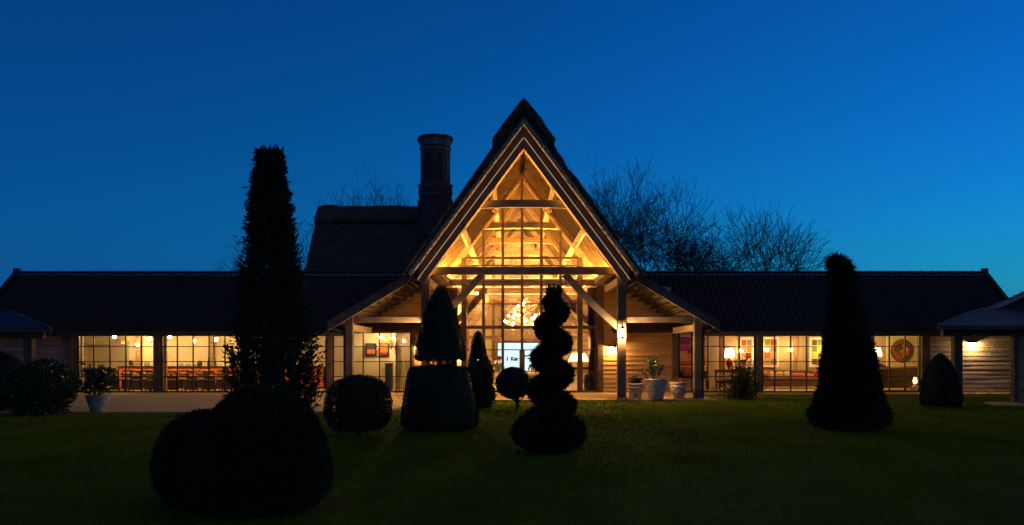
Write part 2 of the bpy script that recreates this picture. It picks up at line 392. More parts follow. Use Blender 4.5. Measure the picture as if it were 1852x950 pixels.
verge(lroof, -21.8); verge(rroof, 20.8)
def xs(*p): return [X(q, YF) for q in p]
def wpost(root, p0, p1, z1=2.5, y0=YF-.16, y1=YF+.16, m=OAKOUT): return MB().box(X(p0,YF), X(p1,YF), y0, y1, 0, z1).build('post', m, root, bevel=.012)
def wing_front(root, wins, posts, x0, x1, gap):
    for cols in wins: window(root, xs(*cols), WZ, YF)
    for (a, b) in posts: wpost(root, a, b)
    MB().box(x0, x1, YF-.13, YF+.13, 2.505, 2.64).build('lintel', OAKOUT, root)
    MB().box(x0, gap[0], EY-.03, EY+.02, EZ-.22, EZ-.03).build('eaves_board', OAKDARK, root) if gap[0] > x0 else None
    MB().box(gap[1], x1, EY-.03, EY+.02, EZ-.22, EZ-.03).build('eaves_board', OAKDARK, root) if gap[1] < x1 else None
    MB().box(X(wins[0][0],YF), X(wins[-1][-1],YF), YF-.12, YF+.1, -.05, .002).build('sill', OAKOUT, root)
WL = [(142,170,199,227.7,256.4,279), (293,321,349.5,378.3,407.3,436), (450,478,507,535,564,590), (603,628,657,686.5,716.6,743)]
wing_front(lw, WL, [(125,135),(280.5,290.5),(438,448.5),(591.5,601.5),(744.5,750)], -21.8, -3.2, (C-6.75, -3.2))
WR = [(1228,1251,1280,1309,1337.6,1365), (1379,1401,1430,1458.7,1487,1513), (1527,1551,1579.7,1608.4,1636.5,1663)]
wing_front(rw, WR, [(1214,1226),(1367,1377),(1515,1525),(1666,1680)], 4.05, 20.8, (4.05, C+6.75))
for a, b in ((135.5,140.5),(291,292.2)): MB().box(X(a,YF), X(b,YF), YF-.1, YF+.3, 0, 2.5).build('jamb', OAKOUT, lw)
# weatherboarding on the wings
boards(lw, YF-.02, .05, 2.5, lambda z: [(-21.8, X(125,YF)-.005)], GREY_ME)
boards(rw, YF-.02, .05, 2.5, lambda z: [(X(1680,YF)+.005, 20.75)], GREY_ME)
lim = lambda z: 3.85 + (4.28 - z)/.595
boards(rw, YF-.02, .05, 4.36, lambda z: [(C+3.31, min(X(1213.5,YF), C+lim(z+.13)))] if z < 2.55 else [(C+3.31, C+min(6.6, lim(z+.13)))])
boards(lw, YF-.02, .05, 4.36, lambda z: [(X(750.5,YF), C-3.31)] if z < 2.55 else [(C-min(6.6, lim(z+.13)), C-3.31)])
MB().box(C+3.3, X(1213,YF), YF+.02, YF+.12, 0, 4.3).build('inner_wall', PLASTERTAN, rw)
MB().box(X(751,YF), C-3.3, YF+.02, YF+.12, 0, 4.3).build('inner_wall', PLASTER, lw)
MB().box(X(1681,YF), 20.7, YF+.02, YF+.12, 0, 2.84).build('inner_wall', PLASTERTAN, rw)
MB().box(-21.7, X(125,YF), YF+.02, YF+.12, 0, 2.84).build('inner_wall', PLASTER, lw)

# ================================================================ thatched great barn with the glazed gable
gb = empty('thatched_barn', (C, YF, 0), 'tall thatched barn with a fully glazed, golden lit gable and open timber porch', 'building')
ZIN = lambda u: 9.17 - 1.34*abs(u)
YB = 56.4
T = [YP, 39.75, 45.3, 50.9]                        # truss planes
MB().box(C-3.55, C+3.55, YF-.08, YB, -.2, -.003).build('floor', FLOOR, gb)
def roof_slab(name, m, off0, off1, y0, y1, ue, parent=gb):
    b = MB()
    for s in (-1, 1):
        p = [(C, ZIN(0)+off0), (C+s*ue, ZIN(ue)+off0), (C+s*ue, ZIN(ue)+off1), (C, ZIN(0)+off1)]
        b.prism(p if s > 0 else p[::-1], y0, y1)
    return b.build(name, m, parent)
roof_slab('roof_lining', LINING, 0.0, .07, 33.5, YB, 3.72)
# thatch: thick body with a slightly uneven coat
def thatch_body(name, outer, inner, y0, y1, parent, origin, axis='y', ny=90, amp=.035, roughend=.03):
    """closed cross-section polygon (a,z) swept along the ridge axis with noise"""
    def dense(pl, step=.16):
        o = []
        for p, q in zip(pl, pl[1:]):
            k = max(1, int(math.hypot(q[0]-p[0], q[1]-p[1])/step))
            o += [(p[0]+(q[0]-p[0])*i/k, p[1]+(q[1]-p[1])*i/k) for i in range(k)]
        return o + [pl[-1]]
    sec = dense(outer) + dense(inner, .5); m = len(sec); V = []
    for j in range(ny+1):
        t = j/ny; y = y0 + (y1-y0)*t
        for (a, z) in sec:
            nse = amp*(math.sin(a*3.1+y*1.7)+.7*math.sin(z*5.3-y*2.9+a)+.6*math.sin(y*6.1+z*9.7)) + random.uniform(-1,1)*amp*.5
            yy = y + (random.uniform(-1,1)*roughend if j in (0, ny) else 0)
            V.append((a + nse*.4, yy, z + nse*.6))
    F = [(j*m+i, j*m+(i+1)%m, (j+1)*m+(i+1)%m, (j+1)*m+i) for j in range(ny) for i in range(m)]
    F += [tuple(range(m-1,-1,-1)), tuple(ny*m+i for i in range(m))]
    if axis == 'x': V = [(y, a, z) for (a, y, z) in V]; F = [f[::-1] for f in F]
    return MB().add([Vector(v)+Vector(origin) for v in V], F).build(name, THATCH, parent)
out = [(-4.02,4.12),(-4.2,4.36),(-3.9,4.78),(-3.0,6.05),(-2.0,7.48),(-1.0,8.9),(0,10.15),(1.0,8.9),(2.0,7.48),(3.0,6.05),(3.9,4.78),(4.2,4.36),(4.02,4.12)]
inn = [(3.75,ZIN(3.75)+.46),(0,ZIN(0)+.46),(-3.75,ZIN(3.75)+.46)]
th = thatch_body('thatch', out, inn, 33.28, 58.0, gb, (C,0,0))
cap = [(-1.03,8.95),(-1.1,9.05),(-.62,9.72),(-.06,10.42),(0,10.47),(.06,10.42),(.62,9.72),(1.1,9.05),(1.03,8.95)]
thatch_body('ridge_cap', cap, [(.98,8.9),(0,10.1),(-.98,8.9)], 33.2, 58.1, th, (C,0,0), amp=.02)
# loose reed ends along the cut gable edge
def reeds(parent):
    V, F = [], []; N = 5200
    for i in range(N):
        s = random.choice((-1, 1)); t = random.random(); u = t*3.95
        zl = ZIN(u)+.10; h = random.random()**2*.16
        p = Vector((C+s*u, 33.27+random.uniform(-.02,.06), zl + h*.6 + .38))
        d = Vector((s*random.uniform(-.25,.45), -random.uniform(.25,1), -random.uniform(.1,1.0))).normalized()
        w = d.cross(Vector((random.uniform(-1,1),random.uniform(-1,1),1))).normalized()*.007
        L = random.uniform(.05,.16); b = len(V); V += [p-w, p+w, p+d*L]; F.append((b,b+1,b+2))
    for i in range(2600):                                       # stray reeds on the outer silhouette
        s = random.choice((-1,1)); u = random.uniform(.05,4.15); y = 33.2+random.random()**3*6
        zz = 10.47-1.29*u if u < 1.08 else 10.33-1.43*u
        p = Vector((C+s*u, y, zz-.05)); d = Vector((s*random.uniform(.1,1), random.uniform(-.8,.2), random.uniform(-.3,.9))).normalized()
        w = d.cross(Vector((0,1,.2))).normalized()*.006; L = random.uniform(.05,.14); b = len(V); V += [p-w, p+w, p+d*L]; F.append((b,b+1,b+2))
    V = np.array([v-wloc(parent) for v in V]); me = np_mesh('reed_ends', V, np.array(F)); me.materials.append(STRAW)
    o = bpy.data.objects.new('reed_ends', me); COL.objects.link(o); o.parent = parent; kind(o, 'stuff')
reeds(th)
# bright straw under-edge of the verge
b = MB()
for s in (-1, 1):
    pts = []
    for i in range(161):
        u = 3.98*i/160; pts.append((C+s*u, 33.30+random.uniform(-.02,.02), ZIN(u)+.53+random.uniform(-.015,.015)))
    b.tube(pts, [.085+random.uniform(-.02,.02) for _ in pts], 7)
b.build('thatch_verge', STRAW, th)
# bargeboards
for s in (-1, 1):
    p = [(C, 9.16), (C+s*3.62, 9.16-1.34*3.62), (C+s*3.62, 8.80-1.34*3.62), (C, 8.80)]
    MB().prism(p if s > 0 else p[::-1], 33.55, 33.60).build('inner_bargeboard', BARGELIT, gb)
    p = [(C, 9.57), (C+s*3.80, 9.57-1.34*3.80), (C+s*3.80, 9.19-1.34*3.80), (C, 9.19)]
    MB().prism(p if s > 0 else p[::-1], 33.50, 33.57).build('bargeboard', BARGELIT, gb)
# trusses
def knee(p0, p1, sag, w, h, m=OAK, parent=gb, name='brace'):
    p0, p1 = Vector(p0), Vector(p1); d = p1-p0; nn = Vector((-d.z, 0, d.x)).normalized()
    pts = [p0 + d*t + nn*sag*math.sin(math.pi*t) for t in [i/8 for i in range(9)]]
    return MB().path_beam(pts, w, h).build(name, m, parent)
LEDM = emit('glow_strip', WARMER, LED); LEDEDGE = emit('led_edge', (1.0,.66,.36), 0.5); STRAWGLOW = emit('straw_edge_glow', (1.0,.56,.24), 0.55); LEDLINE = emit('led_line', (1.0,.75,.4), 2.2); LEDSOF = emit('led_soffit', WARMER, LED*.06)
for i, y in enumerate(T):
    m = OAKOUT if i == 0 else OAK
    hw = .15 if i == 0 else .13
    for s in (-1, 1):
        p = [(C, ZIN(0)-.002), (C+s*3.5, ZIN(3.5)-.002), (C+s*3.5, ZIN(3.5)-.40), (C, ZIN(0)-.40)]
        MB().prism(p if s > 0 else p[::-1], y-hw*.8, y+hw*.8).build('principal_rafter', OAK, gb)
        MB().beam((C+s*3.46, y, 0 if i else .0), (C+s*3.46, y, 4.40), .30, .30, (0,1,0), .015).build('post', m, gb)
        if i == 0: MB().box(C+s*3.46-.2, C+s*3.46+.2, y-.2, y+.2, -.05, .06).build('pad_stone', STONE, gb)
        if i == 0: knee((C+s*1.45, y, 4.42), (C+s*3.34, y, 2.55), -s*.05, .18, .24, m)
        else: knee((C+s*1.5, y, 4.30), (C+s*3.34, y, 2.45), -s*.12, .16, .26, m)
    pts = [(C-3.62+7.24*t, y, 4.535) for t in [k/8 for k in range(9)]]
    MB().path_beam(pts, .26, .27).build('tie_beam', m, gb, bevel=.01)
    cw = (ZIN(0)-6.89)/1.34
    pts = [(C-cw+2*cw*t, y+.0, 6.86+.05*math.sin(math.pi*t)) for t in [k/8 for k in range(9)]]
    MB().path_beam(pts, .22, .26).build('collar', m, gb)
    if i:
        MB().box(C-3.2, C+3.2, y+.06, y+.125, 4.6715, 4.679).build('glow_strip', LEDM, gb)
        MB().box(C-3.2, C+3.2, y-.12, y-.09, 4.6715, 4.690).build('led_diffuser', LEDLINE, gb)
# led strips tucked behind the bargeboard and along the wall plates, plus a glowing line for lit straw
for s in (-1, 1):
    MB().beam((C+s*.02, 33.47, ZIN(.02)+.005), (C+s*3.70, 33.47, ZIN(3.70)+.005), .02, .012, (0,1,0)).build('glow_strip', LEDEDGE, gb)
    MB().beam((C+s*.02, 33.31, ZIN(.02)+.42), (C+s*3.78, 33.31, ZIN(3.78)+.42), .045, .05, (0,1,0)).build('glow_strip', STRAWGLOW, gb)  # added glowing line, coloured to look like the lit straw edge
    MB().beam((C+s*.15, 33.64, ZIN(.15)-.20), (C+s*3.42, 33.64, ZIN(3.42)-.20), .03, .02, (0,1,0)).build('glow_strip', LEDSOF, gb)
    MB().box(C+s*3.08-.03, C+s*3.08+.03, 34.2, 56.0, 4.682, 4.694).build('glow_strip', LEDM, gb)
    MB().box(C+s*3.1-.13, C+s*3.1+.13, 34.05, YB, 4.44, 4.68).build('wall_plate', OAK, gb)
    for (u, sz) in ((2.2,.2),(1.12,.2)):
        a = math.atan(1.34)
        MB().beam((C+s*u, 33.75, ZIN(u)-.17), (C+s*u, YB, ZIN(u)-.17), sz, sz*1.05, (s*math.sin(a),0,math.cos(a))).build('purlin', OAK, gb)
# common rafters, one shared mesh per side
ra = MB().prism([(0,0),(3.55,-1.34*3.55),(3.55,-1.34*3.55-.13),(0,-.13)], -.045, .045).mesh('rafter'); ra.materials.append(RAFTER)
rb = MB().prism([(0,-.13),(-3.55,-1.34*3.55-.13),(-3.55,-1.34*3.55),(0,0)], -.045, .045).mesh('rafter'); rb.materials.append(RAFTER)
y = 34.3
while y < 56.2:
    if min(abs(y-t) for t in T) > .18:
        put('rafter', ra, None, gb, (C, y, ZIN(0)-.001)); put('rafter', rb, None, gb, (C, y, ZIN(0)-.001))
    y += .66
# porch lean-to roofs each side
A_ME = {}
for s in (-1, 1):
    L = MB(); ue = 6.84
    def sl(z_off0, z_off1, y0, y1, u0, u1):
        p = [(C+s*u0, AISLE(u0)+z_off1), (C+s*u1, AISLE(u1)+z_off1), (C+s*u1, AISLE(u1)+z_off0), (C+s*u0, AISLE(u0)+z_off0)]
        return MB().prism(p if s > 0 else p[::-1], y0, y1)
    rr = sl(-.08, -.03, 33.62, 42.0, 3.5, ue).build('lean_to_roof', LINING, gb)
    sl(-.36, -.02, 33.5, 33.615, 3.70, ue+.02).build('bargeboard', OAKOUT, gb)
    for k in range(11):
        yy = 33.95+.46*k; sl(-.19, -.082, yy-.04, yy+.04, 3.5, ue-.05).build('rafter', RAFTER, gb)
    sl(-.50, -.20, YF-.11, YF-.06, 3.5, 6.7).build('raking_plate', OAK, gb)
    dn = Vector((s*1, 0, -.595)).normalized(); wzz = lambda yv: EZ+(yv-EY)*(RZ-EZ)/(RY-EY)
    def shw(p, r, c, s=s):
        return None if p.z < (wzz(p.y) if p.y > EY else -9)-.12 else -p.y
    if s > 0: tile_roof(rr, (C+s*3.75, 42.0, AISLE(3.75)), (0,-1,0), dn, 34, 12, shw)
    else: tile_roof(rr, (C+s*3.75, 33.5, AISLE(3.75)), (0,1,0), dn, 34, 12, shw)
    MB().beam((C+s*6.15, YP, 0), (C+s*6.15, YP, 2.93), .27, .27, (0,1,0), .015).build('post', OAKOUT, gb)
    MB().box(C+s*6.15-.17, C+s*6.15+.17, YP-.17, YP+.17, -.05, .05).build('pad_stone', STONE, gb)
    MB().beam((C+s*3.6, YP, 2.81), (C+s*6.02, YP, 2.81), .17, .2, (0,0,1), .012).build('tie_beam', OAKOUT, gb)
    MB().beam((C+s*6.15, YP+.13, 2.52), (C+s*6.15, YF-.05, 2.52), .2, .24, (0,0,1), .012).build('plate_beam', OAK, gb)
    MB().beam((C+s*3.46, YP+.15, 4.2), (C+s*3.46, YF-.05, 4.2), .2, .28, (0,0,1), .012).build('plate_beam', OAK, gb)
    gp = MB().tube([(C+s*6.86, 33.45, 2.70),(C+s*6.86, 38.4, 2.70)], .055, 8).build('gutter', IRON, gb)
    MB().tube([(C+s*6.86,33.62,2.66),(C+s*6.84,33.62,2.55),(C+s*6.72,33.66,2.47),(C+s*6.45,33.8,2.39),(C+s*6.34,33.88,2.30),(C+s*6.33,33.9,2.1),(C+s*6.33,33.9,.02)], .042, 10).build('downpipe', IRON, gp)
# glazed gable
GC = [-3.2,-2.36,-1.57,-.785,0,.785,1.57,2.36,3.2]
GR = [.03, .84, 1.74, 2.66, 3.61, 4.51, 5.16, 5.48, 6.59]
ZG = lambda u: ZIN(u) - .38
b = MB(); yg = YF
for u in GC:
    w = .22 if abs(u) in (2.36, 3.2) else .11
    zt = ZG(abs(u)+w/2)
    b.box(C+u-w/2, C+u+w/2, yg-.06-(.02 if w > .2 else 0), yg+.06+(.02 if w > .2 else 0), .0, zt)
frame = b.build('window', OAKDARK, gb, bevel=.006)
b = MB()
for z in GR:
    uu = min(3.2, (ZG(0)-z)/1.34)
    if z > 5.6: uu = (ZG(0)-z)/1.34
    w = {.03:.1, 2.66:.13, 5.16:.06, 5.48:.09}.get(z, .042)
    d = .045 if w > .05 else .02
    b.box(C-uu, C+uu, yg-d, yg+d, z-w/2, z+w/2)
for u in (-1.18,-.39,.39,1.18): pass
b.build('glazing_bar', OAKDARK, frame)
for s in (-1, 1):
    p = [(C, ZG(0)+.0), (C+s*3.3, ZG(3.3)+.0), (C+s*3.3, ZG(3.3)-.14), (C, ZG(0)-.14)]
    MB().prism(p if s > 0 else p[::-1], yg-.05, yg+.05).build('raking_frame', OAK, frame)
def clip_pane(u0, u1, z0, z1):
    top = lambda u: ZG(u) - .1
    poly = [(u0, z0), (u1, z0)]
    us = sorted(set([u0, u1] + ([0] if u0 < 0 < u1 else [])))
    pts = []
    n = 12
    for i in range(n+1):
        u = u1 + (u0-u1)*i/n; pts.append((u, min(z1, top(u))))
    if max(p[1] for p in pts) <= z0 + .03: return None
    pts = [p for p in pts if p[1] > z0+.005]
    if abs(pts[0][0]-u1) > 1e-6: poly[1] = (pts[0][0], z0)
    if abs(pts[-1][0]-u0) > 1e-6: poly[0] = (pts[-1][0], z0)
    keep = [pts[0]] + [pts[i] for i in range(1, len(pts)-1) if abs((pts[i][1]-pts[i-1][1])-(pts[i+1][1]-pts[i][1])) > 1e-4] + [pts[-1]]
    return poly + keep
for a, c2 in zip(GC, GC[1:]):
    for p, q in zip(GR, GR[1:]+[9.0]):
        pl = clip_pane(a+.02, c2-.02, p+.01, q-.01)
        if pl and len(pl) > 2: MB().prism([(C+x, z) for x, z in pl], yg-.003, yg+.003).build('pane', GLASS, frame)
# double door in the middle bays
d = MB(); d.box(C-.11, C+.11, yg-.09, yg-.062, .05, 1.72); dd = d.build('door_stile', OAKDARK, gb)
h = MB()
for s in (-1,1): h.tube([(C+s*.07,yg-.1,.8),(C+s*.07,yg-.16,.84),(C+s*.07,yg-.16,1.25),(C+s*.07,yg-.1,1.29)], .014, 6)
h.build('handle', IRON, dd)
# side walls and back wall of the hall
for s in (-1, 1): MB().box(C+s*3.66-.05, C+s*3.66+.05, YF+.14, YB, 0, 4.42).build('side_wall', PLASTER, gb)
MB().prism([(C-3.7,0),(C+3.7,0),(C+3.7,ZIN(3.7)-.01),(C,ZIN(0)-.01),(C-3.7,ZIN(3.7)-.01)], YB-.05, YB+.1).build('back_wall', PLASTER, gb)
for u in (-3.0,-2.05,-1.5,1.35,2.05,3.0): MB().box(C+u-.09, C+u+.09, YB-.14, YB-.06, 0, ZIN(u)-.1).build('stud', OAK, gb)
for z in (2.45, 4.5, 6.6):
    uu = min(3.6, (ZIN(0)-z)/1.34-.1); MB().box(C-uu, C+uu, YB-.17, YB-.065, z-.11, z+.11).build('rail', OAK, gb)
cb = MB(); cb.box(C-1.0, C+1.0, 55.0, 56.2, 0, 4.3); cb.prism([(C-1.0,4.3),(C+1.0,4.3),(C+.55,5.2),(C-.55,5.2)], 55.0, 56.2); cb.box(C-.55,C+.55,55.0,56.2,5.2,7.9)
cbo = cb.build('chimney_breast', mat('rubble_stone', (.40,.33,.24), (.2,.155,.11), .9, (7,7,7), bump=.6), gb)
MB().box(C-1.25, C+1.25, 54.8, 55.02, 2.28, 2.5).build('mantel_beam', OAK, cbo)

# ================================================================ thatched range behind, with its chimney
tr = empty('thatched_range', (-6.6, 48, 0), 'lower dark thatched roof range behind the wing, with a raised ridge', 'building')
RX0, RX1 = -9.6, -2.6
MB().box(RX0+.3, RX1, 45.0, 51.0, 0, 4.6).build('wall', PLASTER, tr)
sec_o = [(-4.6,3.95),(-4.75,4.2),(-4.3,4.75),(-2.8,6.3),(-1.4,7.75),(0,8.75),(1.4,7.75),(2.8,6.3),(4.3,4.75),(4.75,4.2),(4.6,3.95)]
sec_i = [(4.2,4.0),(0,8.0),(-4.2,4.0)]
tth = thatch_body('thatch', sec_o, sec_i, RX0, RX1, tr, (0,48,0), 'x', 50, .03)
sec_c = [(-1.26,7.92),(-1.32,8.05),(-.7,8.6),(-.1,8.93),(.1,8.93),(.7,8.6),(1.32,8.05),(1.26,7.92)]
thatch_body('ridge_cap', sec_c, [(1.2,7.85),(0,8.7),(-1.2,7.85)], RX0-.05, RX1, tth, (0,48,0), 'x', 50, .02)
bm_ = MB(); bm_.ball((RX0+.5,48,8.86), .32, 14, 8, (1.7,1,.45)); bm_.build('ridge_end_roll', THATCH, tth)
# brick chimney, every course laid in single bricks
ch = empty('brick_chimney', (X(787.5,46.6), 46.6, 7.2), 'tall octagonal brick chimney stack with a corbelled cap beside the gable', 'chimney')
def courses(V, F, z0, z1, rfun, jit=.006):
    z = z0; row = 0
    while z < z1 - .02:
        r = rfun(z); rows = 8
        side = 2*r*math.tan(math.pi/8); nb = max(2, round(side/.225))
        for k in range(8):
            a0 = 2*math.pi*(k+.5)/8; nx, ny = math.cos(a0), math.sin(a0); tx, ty = -ny, nx
            for i in range(nb):
                c0 = -side/2 + side*(i + (.0 if row%2 else 0))/nb + .006; c1 = -side/2 + side*(i+1)/nb - .006
                if row % 2 and 0 < i: c0 -= side/nb*.28
                if row % 2 and i < nb-1: c1 -= side/nb*.28
                rr = r + random.uniform(-jit, jit); b = len(V)
                for (cc, ra_, zz) in ((c0,rr,z+.006),(c1,rr,z+.006),(c1,rr,z+.069),(c0,rr,z+.069),(c0,rr-.11,z+.006),(c1,rr-.11,z+.006),(c1,rr-.11,z+.069),(c0,rr-.11,z+.069)):
                    V.append((nx*ra_+tx*cc, ny*ra_+ty*cc, zz))
                F.extend([(b,b+1,b+2,b+3),(b+3,b+2,b+6,b+7),(b,b+4,b+5,b+1),(b+1,b+5,b+6,b+2),(b,b+3,b+7,b+4)])
        z += .075; row += 1
def crad(z):
    if z < 8.95: return .80
    if z < 9.25: return .74
    if z < 9.32: return .79
    if z < 9.62: return .76
    if z < 9.7: return .80
    if z < 11.45: return .67
    if z < 11.53: return .72
    if z < 11.6: return .68
    if z < 11.9: return .68 + (z-11.6)*.45
    return .80
V, F = [], []; courses(V, F, 7.2, 12.02, crad)
V = np.array(V) - np.array([0,0,7.2]); me = np_mesh('bricks', V, np.array(F)); me.materials.append(BRICK)
o = bpy.data.objects.new('bricks', me); COL.objects.link(o); o.parent = ch; kind(o, 'stuff')
core = MB(); core.lathe([(crad(z+.01)-.02-.03*0, z-7.2) for z in np.arange(7.2, 12.0, .075)], 8, smooth=False)
cc_ = core.mesh('stack'); co = bpy.data.objects.new('stack', cc_); COL.objects.link(co); co.parent = ch; co.scale = (1/math.cos(math.pi/8),)*2+(1,); cc_.materials.append(MORTAR)
a = MB()
for k in range(8):
    t = 2*math.pi*(k+.5)/8
    nx, ny = math.cos(t), math.sin(t); tx, ty = -ny, nx; pl = [(-.12,9.95),(.12,9.95),(.12,11.1)] + [(.12*math.cos(q),11.1+.12*math.sin(q)) for q in np.linspace(0,math.pi,7)[1:-1]] + [(-.12,11.1)]
    a.add([(nx*.682+tx*p, ny*.682+ty*p, z-7.2) for p, z in pl], [tuple(range(len(pl)))])
a.build('arched_niche', IRON, ch, local=True)
MB().lathe([(.5,4.75),(.78,4.78),(.80,4.86),(.4,4.92),(.3,4.9)], 16).build('flaunching', MORTAR, ch, local=True)

# ================================================================ canopied outbuildings at both sides
def corrugated(p00, p10, p11, p01, n=60, amp=.018):
    b = MB(); V = []
    P = [Vector(q) for q in (p00, p10, p11, p01)]
    for i in range(n*2+1):
        t = i/(n*2); z = amp if i % 2 else -amp
        a, c = P[0].lerp(P[1], t), P[3].lerp(P[2], t); V += [a+Vector((0,0,z)), c+Vector((0,0,z))]
    return b.add(V, [(2*i, 2*i+2, 2*i+3, 2*i+1) for i in range(n*2)])
def outbuilding(s, xc, xp, zc, label, wallx):
    r = empty('timber_outbuilding', (xp, 32.1, 0), label, 'building')
    yb, zb, run = 34.6, zc+.68, 3.0; xf = s*26.0
    rf = corrugated((xc,31.6,zc),(xf,31.6,zc),(xf,yb,zb),(xc+s*run,yb,zb), 70).build('roof', LEAD, r)
    xk = xc*38.0/31.6
    corrugated((xc,31.6,zc),(xk,38.0,zc),(xk+s*1.0,38.0,zb),(xc+s*run,yb,zb), 30).build('roof_hip', LEAD, rf)
    MB().beam((xc,31.6,zc+.02),(xc+s*run,yb,zb+.02), .1, .05).build('hip_roll', LEAD, rf)
    MB().box(min(xc,xf),max(xc,xf),31.62,31.68,zc-.13,zc-.02).build('eaves_board', OAKOUT, rf)
    MB().beam((xc+s*.06,31.7,zc-.075),(xk+s*.06,38,zc-.075),.05,.11).build('eaves_board', OAKOUT, rf)
    MB().box(min(xp-s*.5,xf),max(xp-s*.5,xf),32.0,32.2,zc-.34,zc-.12).build('beam', OAKOUT, r, bevel=.01)
    MB().beam((xp+s*.1,32.22,zc-.25),(xp*38.0/32.2+s*.1,38.0,zc-.25),.2,.22).build('beam', OAKOUT, r)
    MB().box(xp-.14,xp+.14,31.96,32.24,0,zc-.345).build('post', OAKOUT, r, bevel=.012)
    wx0, wx1 = (wallx, xf) if s > 0 else (xf, wallx)
    MB().box(wx0, wx1, 32.12, 32.22, 0, zc-.345).build('inner_wall', OAKDARK, r)
    boards(r, 32.10, .02, zc-.37, lambda z: [(wx0, wx1)], BOARD_ME if s > 0 else GREY_ME)
    MB().box(wallx-.07, wallx+.07, 32.0, 32.26, 0, zc-.345).build('post', OAKOUT, r)
    if s < 0: return r
    # upper pantiled roof
    ux0 = xc+s*3.35; ux1 = s*24.5; z0, z1 = zb+.02, zb+.02+abs(ux1-ux0)*.44
    p = [(ux0,z0),(ux1,z1),(ux1,z1-.12),(ux0,z0-.12)]
    up = MB().prism(p if s > 0 else p[::-1], 34.7, 35.4).build('upper_roof', OAKDARK, r)
    q = [(ux0+s*.05,zb-.6),(ux1,zb-.6),(ux1,z1-.125),(ux0+s*.05,z0-.125)]
    MB().prism(q if s > 0 else q[::-1], 34.8, 35.3).build('upper_wall', OAKDARK, r)
    dn = Vector((-s*1,0,-.44)).normalized()
    if s > 0: tile_roof(up, (ux1,34.7,z1+.01),(0,1,0),dn,3,24,lambda p,r_,c: -p.y-abs(p.x-18)*.2)
    else: tile_roof(up, (ux1,38.2,z1+.01),(0,-1,0),dn,14,24,lambda p,r_,c: -p.y-abs(p.x+18)*.2)
    b = MB(); b.beam((ux0-s*.05,34.66,z0-.04),(ux1,34.66,z1-.02),.05,.10)
    b.build('verge_mortar', MORTAR, up)
    return r
outbuilding(1, 14.07, 14.89, 2.55, 'timber outbuilding with metal canopy, corner post and boarded wall at the far right edge', 16.85)
outbuilding(-1, -15.2, -16.15, 2.45, 'timber canopy building with blue corrugated metal roof and post at the far left edge', -19.6)
# ================================================================ planting
def leaf_quads(P, D, length, width, spread=.6, rg=rng):
    n = len(P); d = D + spread*rg.normal(size=(n,3)); d /= np.linalg.norm(d, axis=1, keepdims=True)+1e-9
    r = rg.normal(size=(n,3)); s = np.cross(d, r); s /= np.linalg.norm(s, axis=1, keepdims=True)+1e-9
    L = (length*(.6+.8*rg.random(n)))[:,None]; W = (width*(.7+.6*rg.random(n)))[:,None]
    up = np.cross(s, d)*W*.25
    V = np.stack([P, P+d*L*.45+s*W/2+up, P+d*L, P+d*L*.45-s*W/2+up], 1).reshape(-1,3)
    return V, np.arange(4*n).reshape(-1,4)
def foliage(name, parts, mat_, parent, core=None):
    Vs, Fs, b = [], [], 0
    for V, F in parts: Vs.append(V); Fs.append(F+b); b += len(V)
    if core is not None:
        V = np.array(core.v, float); F = np.array([f for f in core.f if len(f) == 4]); Vs.append(V); Fs.append(F+b)
    me = np_mesh(name, np.concatenate(Vs), np.concatenate(Fs)); me.materials.append(mat_)
    o = bpy.data.objects.new(name, me); COL.objects.link(o); o.parent = parent; return o
def wob(seed, amp):
    r = np.random.default_rng(seed); k = r.normal(size=(9,3))*np.array([2.2,2.2,2.6]); ph = r.random(9)*6.28
    k[5:] *= 2.4
    w = np.array([1]*5+[.55]*4)
    return lambda P: amp*(np.sin(P@k.T+ph)*w).sum(1)/3.2
def interp(prof, z): zs = [p[1] for p in prof]; rs = [p[0] for p in prof]; return np.interp(z, zs, rs)
def revolve_leaves(prof, n, length, width, seed, amp=.05, depth=.12, lean=lambda z: (0*z, 0*z), upw=.25, spread=.6):
    rg = np.random.default_rng(seed); zs = np.linspace(prof[0][1], prof[-1][1], 400); rr = interp(prof, zs)
    seg = np.hypot(np.diff(rr), np.diff(zs)); wgt = (rr[:-1]+rr[1:])/2*seg + 1e-6; cdf = np.cumsum(wgt)/wgt.sum()
    i = np.searchsorted(cdf, rg.random(n)); z = zs[i] + rg.random(n)*(zs[1]-zs[0]); r = interp(prof, z)
    slope = np.gradient(rr, zs)[np.clip(i,0,398)]
    th = rg.random(n)*2*np.pi; dirs = np.stack([np.cos(th), np.sin(th), -np.clip(slope,-3,3)], 1); dirs /= np.linalg.norm(dirs, axis=1, keepdims=True)
    P0 = np.stack([r*np.cos(th), r*np.sin(th), z], 1); w = wob(seed, amp)(P0)
    off = w - depth*rg.random(n)**1.5*np.minimum(1, r/.3)
    P = P0 + dirs*off[:,None]; lx, ly = lean(z); P[:,0] += lx; P[:,1] += ly
    D = dirs + np.array([0,0,upw])
    return leaf_quads(P, D, length, width, spread, rg)
def core_lathe(prof, k=.86, lean=lambda z: (0, 0), n=28, drop=.06):
    m = MB(); vs = []
    z0, z1 = prof[0][1], prof[-1][1]; zz = np.linspace(z0+.02, z1-drop, 30)
    for z in zz:
        r = max(.01, float(interp(prof, z))*k-.02); lx, ly = lean(z)
        for j in range(n): t = 2*math.pi*j/n; vs.append((lx+r*math.cos(t), ly+r*math.sin(t), z))
    fs = [(i*n+j, i*n+(j+1)%n, (i+1)*n+(j+1)%n, (i+1)*n+j) for i in range(29) for j in range(n)]
    fs2 = [(29*n+j, 29*n+(j+1)%n, 29*n+(j+2)%n, 29*n+(j+3)%n) for j in range(0,n-2,2)]
    return m.add(vs, fs)
